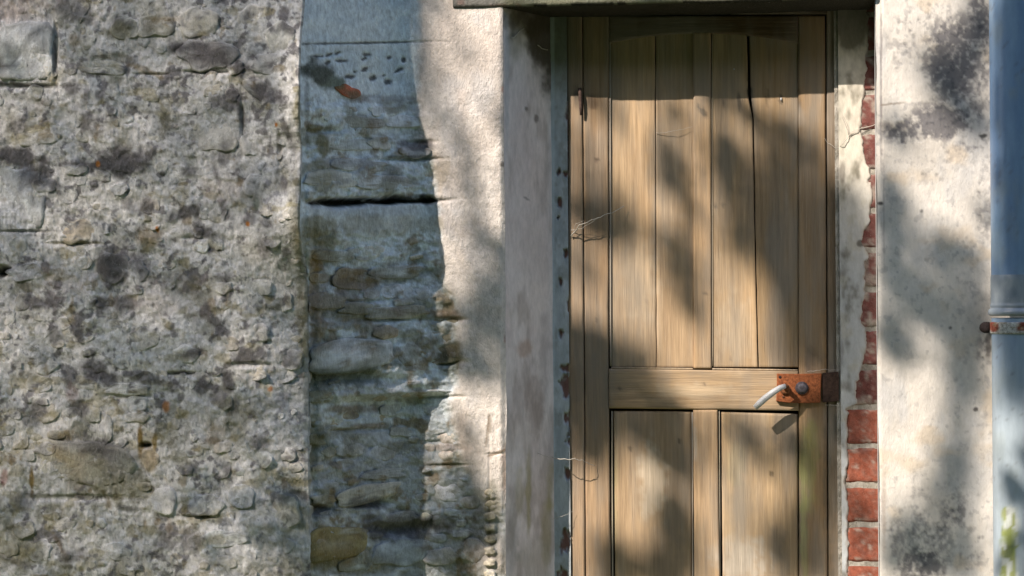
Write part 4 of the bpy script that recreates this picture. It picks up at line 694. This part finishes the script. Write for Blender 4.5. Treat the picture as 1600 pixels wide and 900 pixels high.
# more of the crown, its shade falling outside the picture
for _ in range(140):
    while True:
        x = rnd.uniform(300, 2500); y = rnd.uniform(-1100, 1200)
        if not (600 < x < 1640 and -60 < y < 960): break
    if x < 700 and y > -100: continue
    T = at(x, y, 0); c = Vector(T)-SD*rnd.uniform(3.9, 5.4); hub.append(c)
    for _k in range(46):
        g = c+Vector((rnd.gauss(0, .11), rnd.gauss(0, .11), rnd.gauss(0, .09))); q_, r2 = proj(np.array([(g-SD*0)+SD*((0-g.y)/SD.y)]))
        if 610 < q_[0] < 1640 and -50 < r2[0] < 950: continue
        ax = Vector((rnd.gauss(0, 1), rnd.gauss(0, 1), rnd.gauss(0, 1))).normalized(); bx2 = ax.cross(Vector((rnd.gauss(0, 1), rnd.gauss(0, 1), rnd.gauss(0, 1)))).normalized(); l = rnd.uniform(.03, .045); w2 = l*.5
        b9 = len(LV); LV += [g-ax*l, g-ax*l*.3+bx2*w2, g+ax*l*.5+bx2*w2*.8, g+ax*l, g+ax*l*.5-bx2*w2*.8, g-ax*l*.3-bx2*w2]; LF.append(list(range(b9, b9+6)))
cr = raw('crown', [tuple(v) for v in LV], LF, 'leaf', tree, None, False); cr['kind'] = 'stuff'
V, Fs = tube([(-4.7, -3.4, 0), (-4.65, -3.4, 1.2), (-4.75, -3.35, 2.6), (-4.5, -3.3, 4.2), (-4.3, -3.2, 5.6), (-4.2, -3.1, 6.6)], [.22, .17, .15, .12, .08, .03], 14); raw('trunk', V, Fs, 'bark', tree)
for (a, b10) in (((-4.3, -3.2, 5.7), (-1.2, -2.7, 6.1)), ((-4.25, -3.15, 6.1), (-.5, -3.0, 6.9)), ((-4.4, -3.25, 5.0), (-2.6, -2.3, 6.9))):
    A_, B_ = Vector(a), Vector(b10); pts = [A_.lerp(B_, t)+Vector((rnd.uniform(-.05, .05), rnd.uniform(-.05, .05), .35*math.sin(t*3.1)+rnd.uniform(-.04, .04))) for t in np.linspace(0, 1, 9)]
    V, Fs = tube(pts, list(np.linspace(.07, .015, 9)), 9); raw('limb', V, Fs, 'bark', tree)

# ------------------------------------------------------------------ tall dark hedge added unseen behind the viewer to block low sky
def sky_screen(name, x0, x1, y0, y1, hgt, label, n=60, m=26):
    t = thing(name, ((x0+x1)/2, (y0+y1)/2, 0), label, 'sky_screen'); t['kind'] = 'thing'
    a = np.linspace(0, 1, n); bb = np.linspace(0, 1, m); A_, B_ = np.meshgrid(a, bb)
    # section runs up the front, over the top and down the back
    sx = np.interp(B_, [0, .42, .5, .58, 1], [0, .04, .5, .96, 1]); sz = np.interp(B_, [0, .42, .5, .58, 1], [0, .96, 1, .96, 0])
    X = x0+(x1-x0)*A_; Y = y1+(y0-y1)*sx; Z = hgt*sz*np.interp(A_, [0, .02, .98, 1], [.0, 1, 1, .0])
    N = fbm(X*20, Z*20+Y*9, 14, 14, 4, 401); Y = Y+.5*N*(1-2*sx); Z = Z+.4*N*(sz > .5)
    raw('foliage', np.stack([X, Y, Z], -1).reshape(-1, 3), grid_faces(m, n)[:, ::-1], 'leaf', t)
    V = []; Fq = []
    for _ in range(9000):
        j = rnd.randrange(m); i = rnd.randrange(n); g = Vector((X[j, i]+rnd.uniform(-.3, .3), Y[j, i]+rnd.uniform(-.15, .15), Z[j, i]+rnd.uniform(-.3, .3)))
        ax = Vector((rnd.gauss(0, 1), rnd.gauss(0, 1), rnd.gauss(0, 1))).normalized()*.11; bx = ax.orthogonal()*.5; b = len(V); V += [tuple(g-ax), tuple(g+bx), tuple(g+ax), tuple(g-bx)]; Fq.append([b, b+1, b+2, b+3])
    raw('sky_screen_sprays', V, Fq, 'leaf', t, None, False)['kind'] = 'stuff'
sky_screen('sky_screen', -16, 16, -11, -8.5, 7.4, 'tall dark green hedge added out of view to block low sky from the doorway')

# ------------------------------------------------------------------ second, farther tree: its thin high crown filters the sun on the rubble wall
t2 = thing('broadleaf_tree', (-8.6, -6.4, 0), 'taller thin-crowned tree standing farther off to the left', 'tree')
LV, LF = [], []
xa2, xb2 = at(-700, 450, YL)[0], at(482, 450, YL)[0]
for _ in range(19000):
    X = rnd.uniform(xa2, xb2); Zt = rnd.uniform(.0, 3.4); g = Vector((X, YL, Zt))-SD*rnd.uniform(8.6, 10.4)
    ax = Vector((rnd.gauss(0, 1), rnd.gauss(0, 1), rnd.gauss(0, 1))).normalized(); bx2 = ax.cross(Vector((rnd.gauss(0, 1), rnd.gauss(0, 1), rnd.gauss(0, 1)))).normalized(); l = rnd.uniform(.018, .026); w2 = l*.5
    b9 = len(LV); LV += [g-ax*l, g-ax*l*.3+bx2*w2, g+ax*l*.5+bx2*w2*.8, g+ax*l, g+ax*l*.5-bx2*w2*.8, g-ax*l*.3-bx2*w2]; LF.append(list(range(b9, b9+6)))
raw('crown', [tuple(v) for v in LV], LF, 'leaf', t2, None, False)['kind'] = 'stuff'
V, Fs = tube([(-8.6, -6.4, 0), (-8.5, -6.4, 2), (-8.55, -6.3, 4), (-8.2, -6.3, 6), (-7.9, -6.2, 8.4)], [.24, .19, .16, .12, .03], 14); raw('trunk', V, Fs, 'bark', t2)
for (a, b10) in (((-8.5, -6.3, 4), (-6.6, -6.0, 7.0)), ((-8.2, -6.3, 6), (-6.4, -5.6, 8.4)), ((-8.3, -6.3, 5.4), (-7.6, -5.2, 8.0))):
    A_, B_ = Vector(a), Vector(b10); V, Fs = tube([A_.lerp(B_, t)+Vector((0, 0, .3*math.sin(t*3.1))) for t in np.linspace(0, 1, 8)], list(np.linspace(.05, .012, 8)), 8); raw('limb', V, Fs, 'bark', t2)
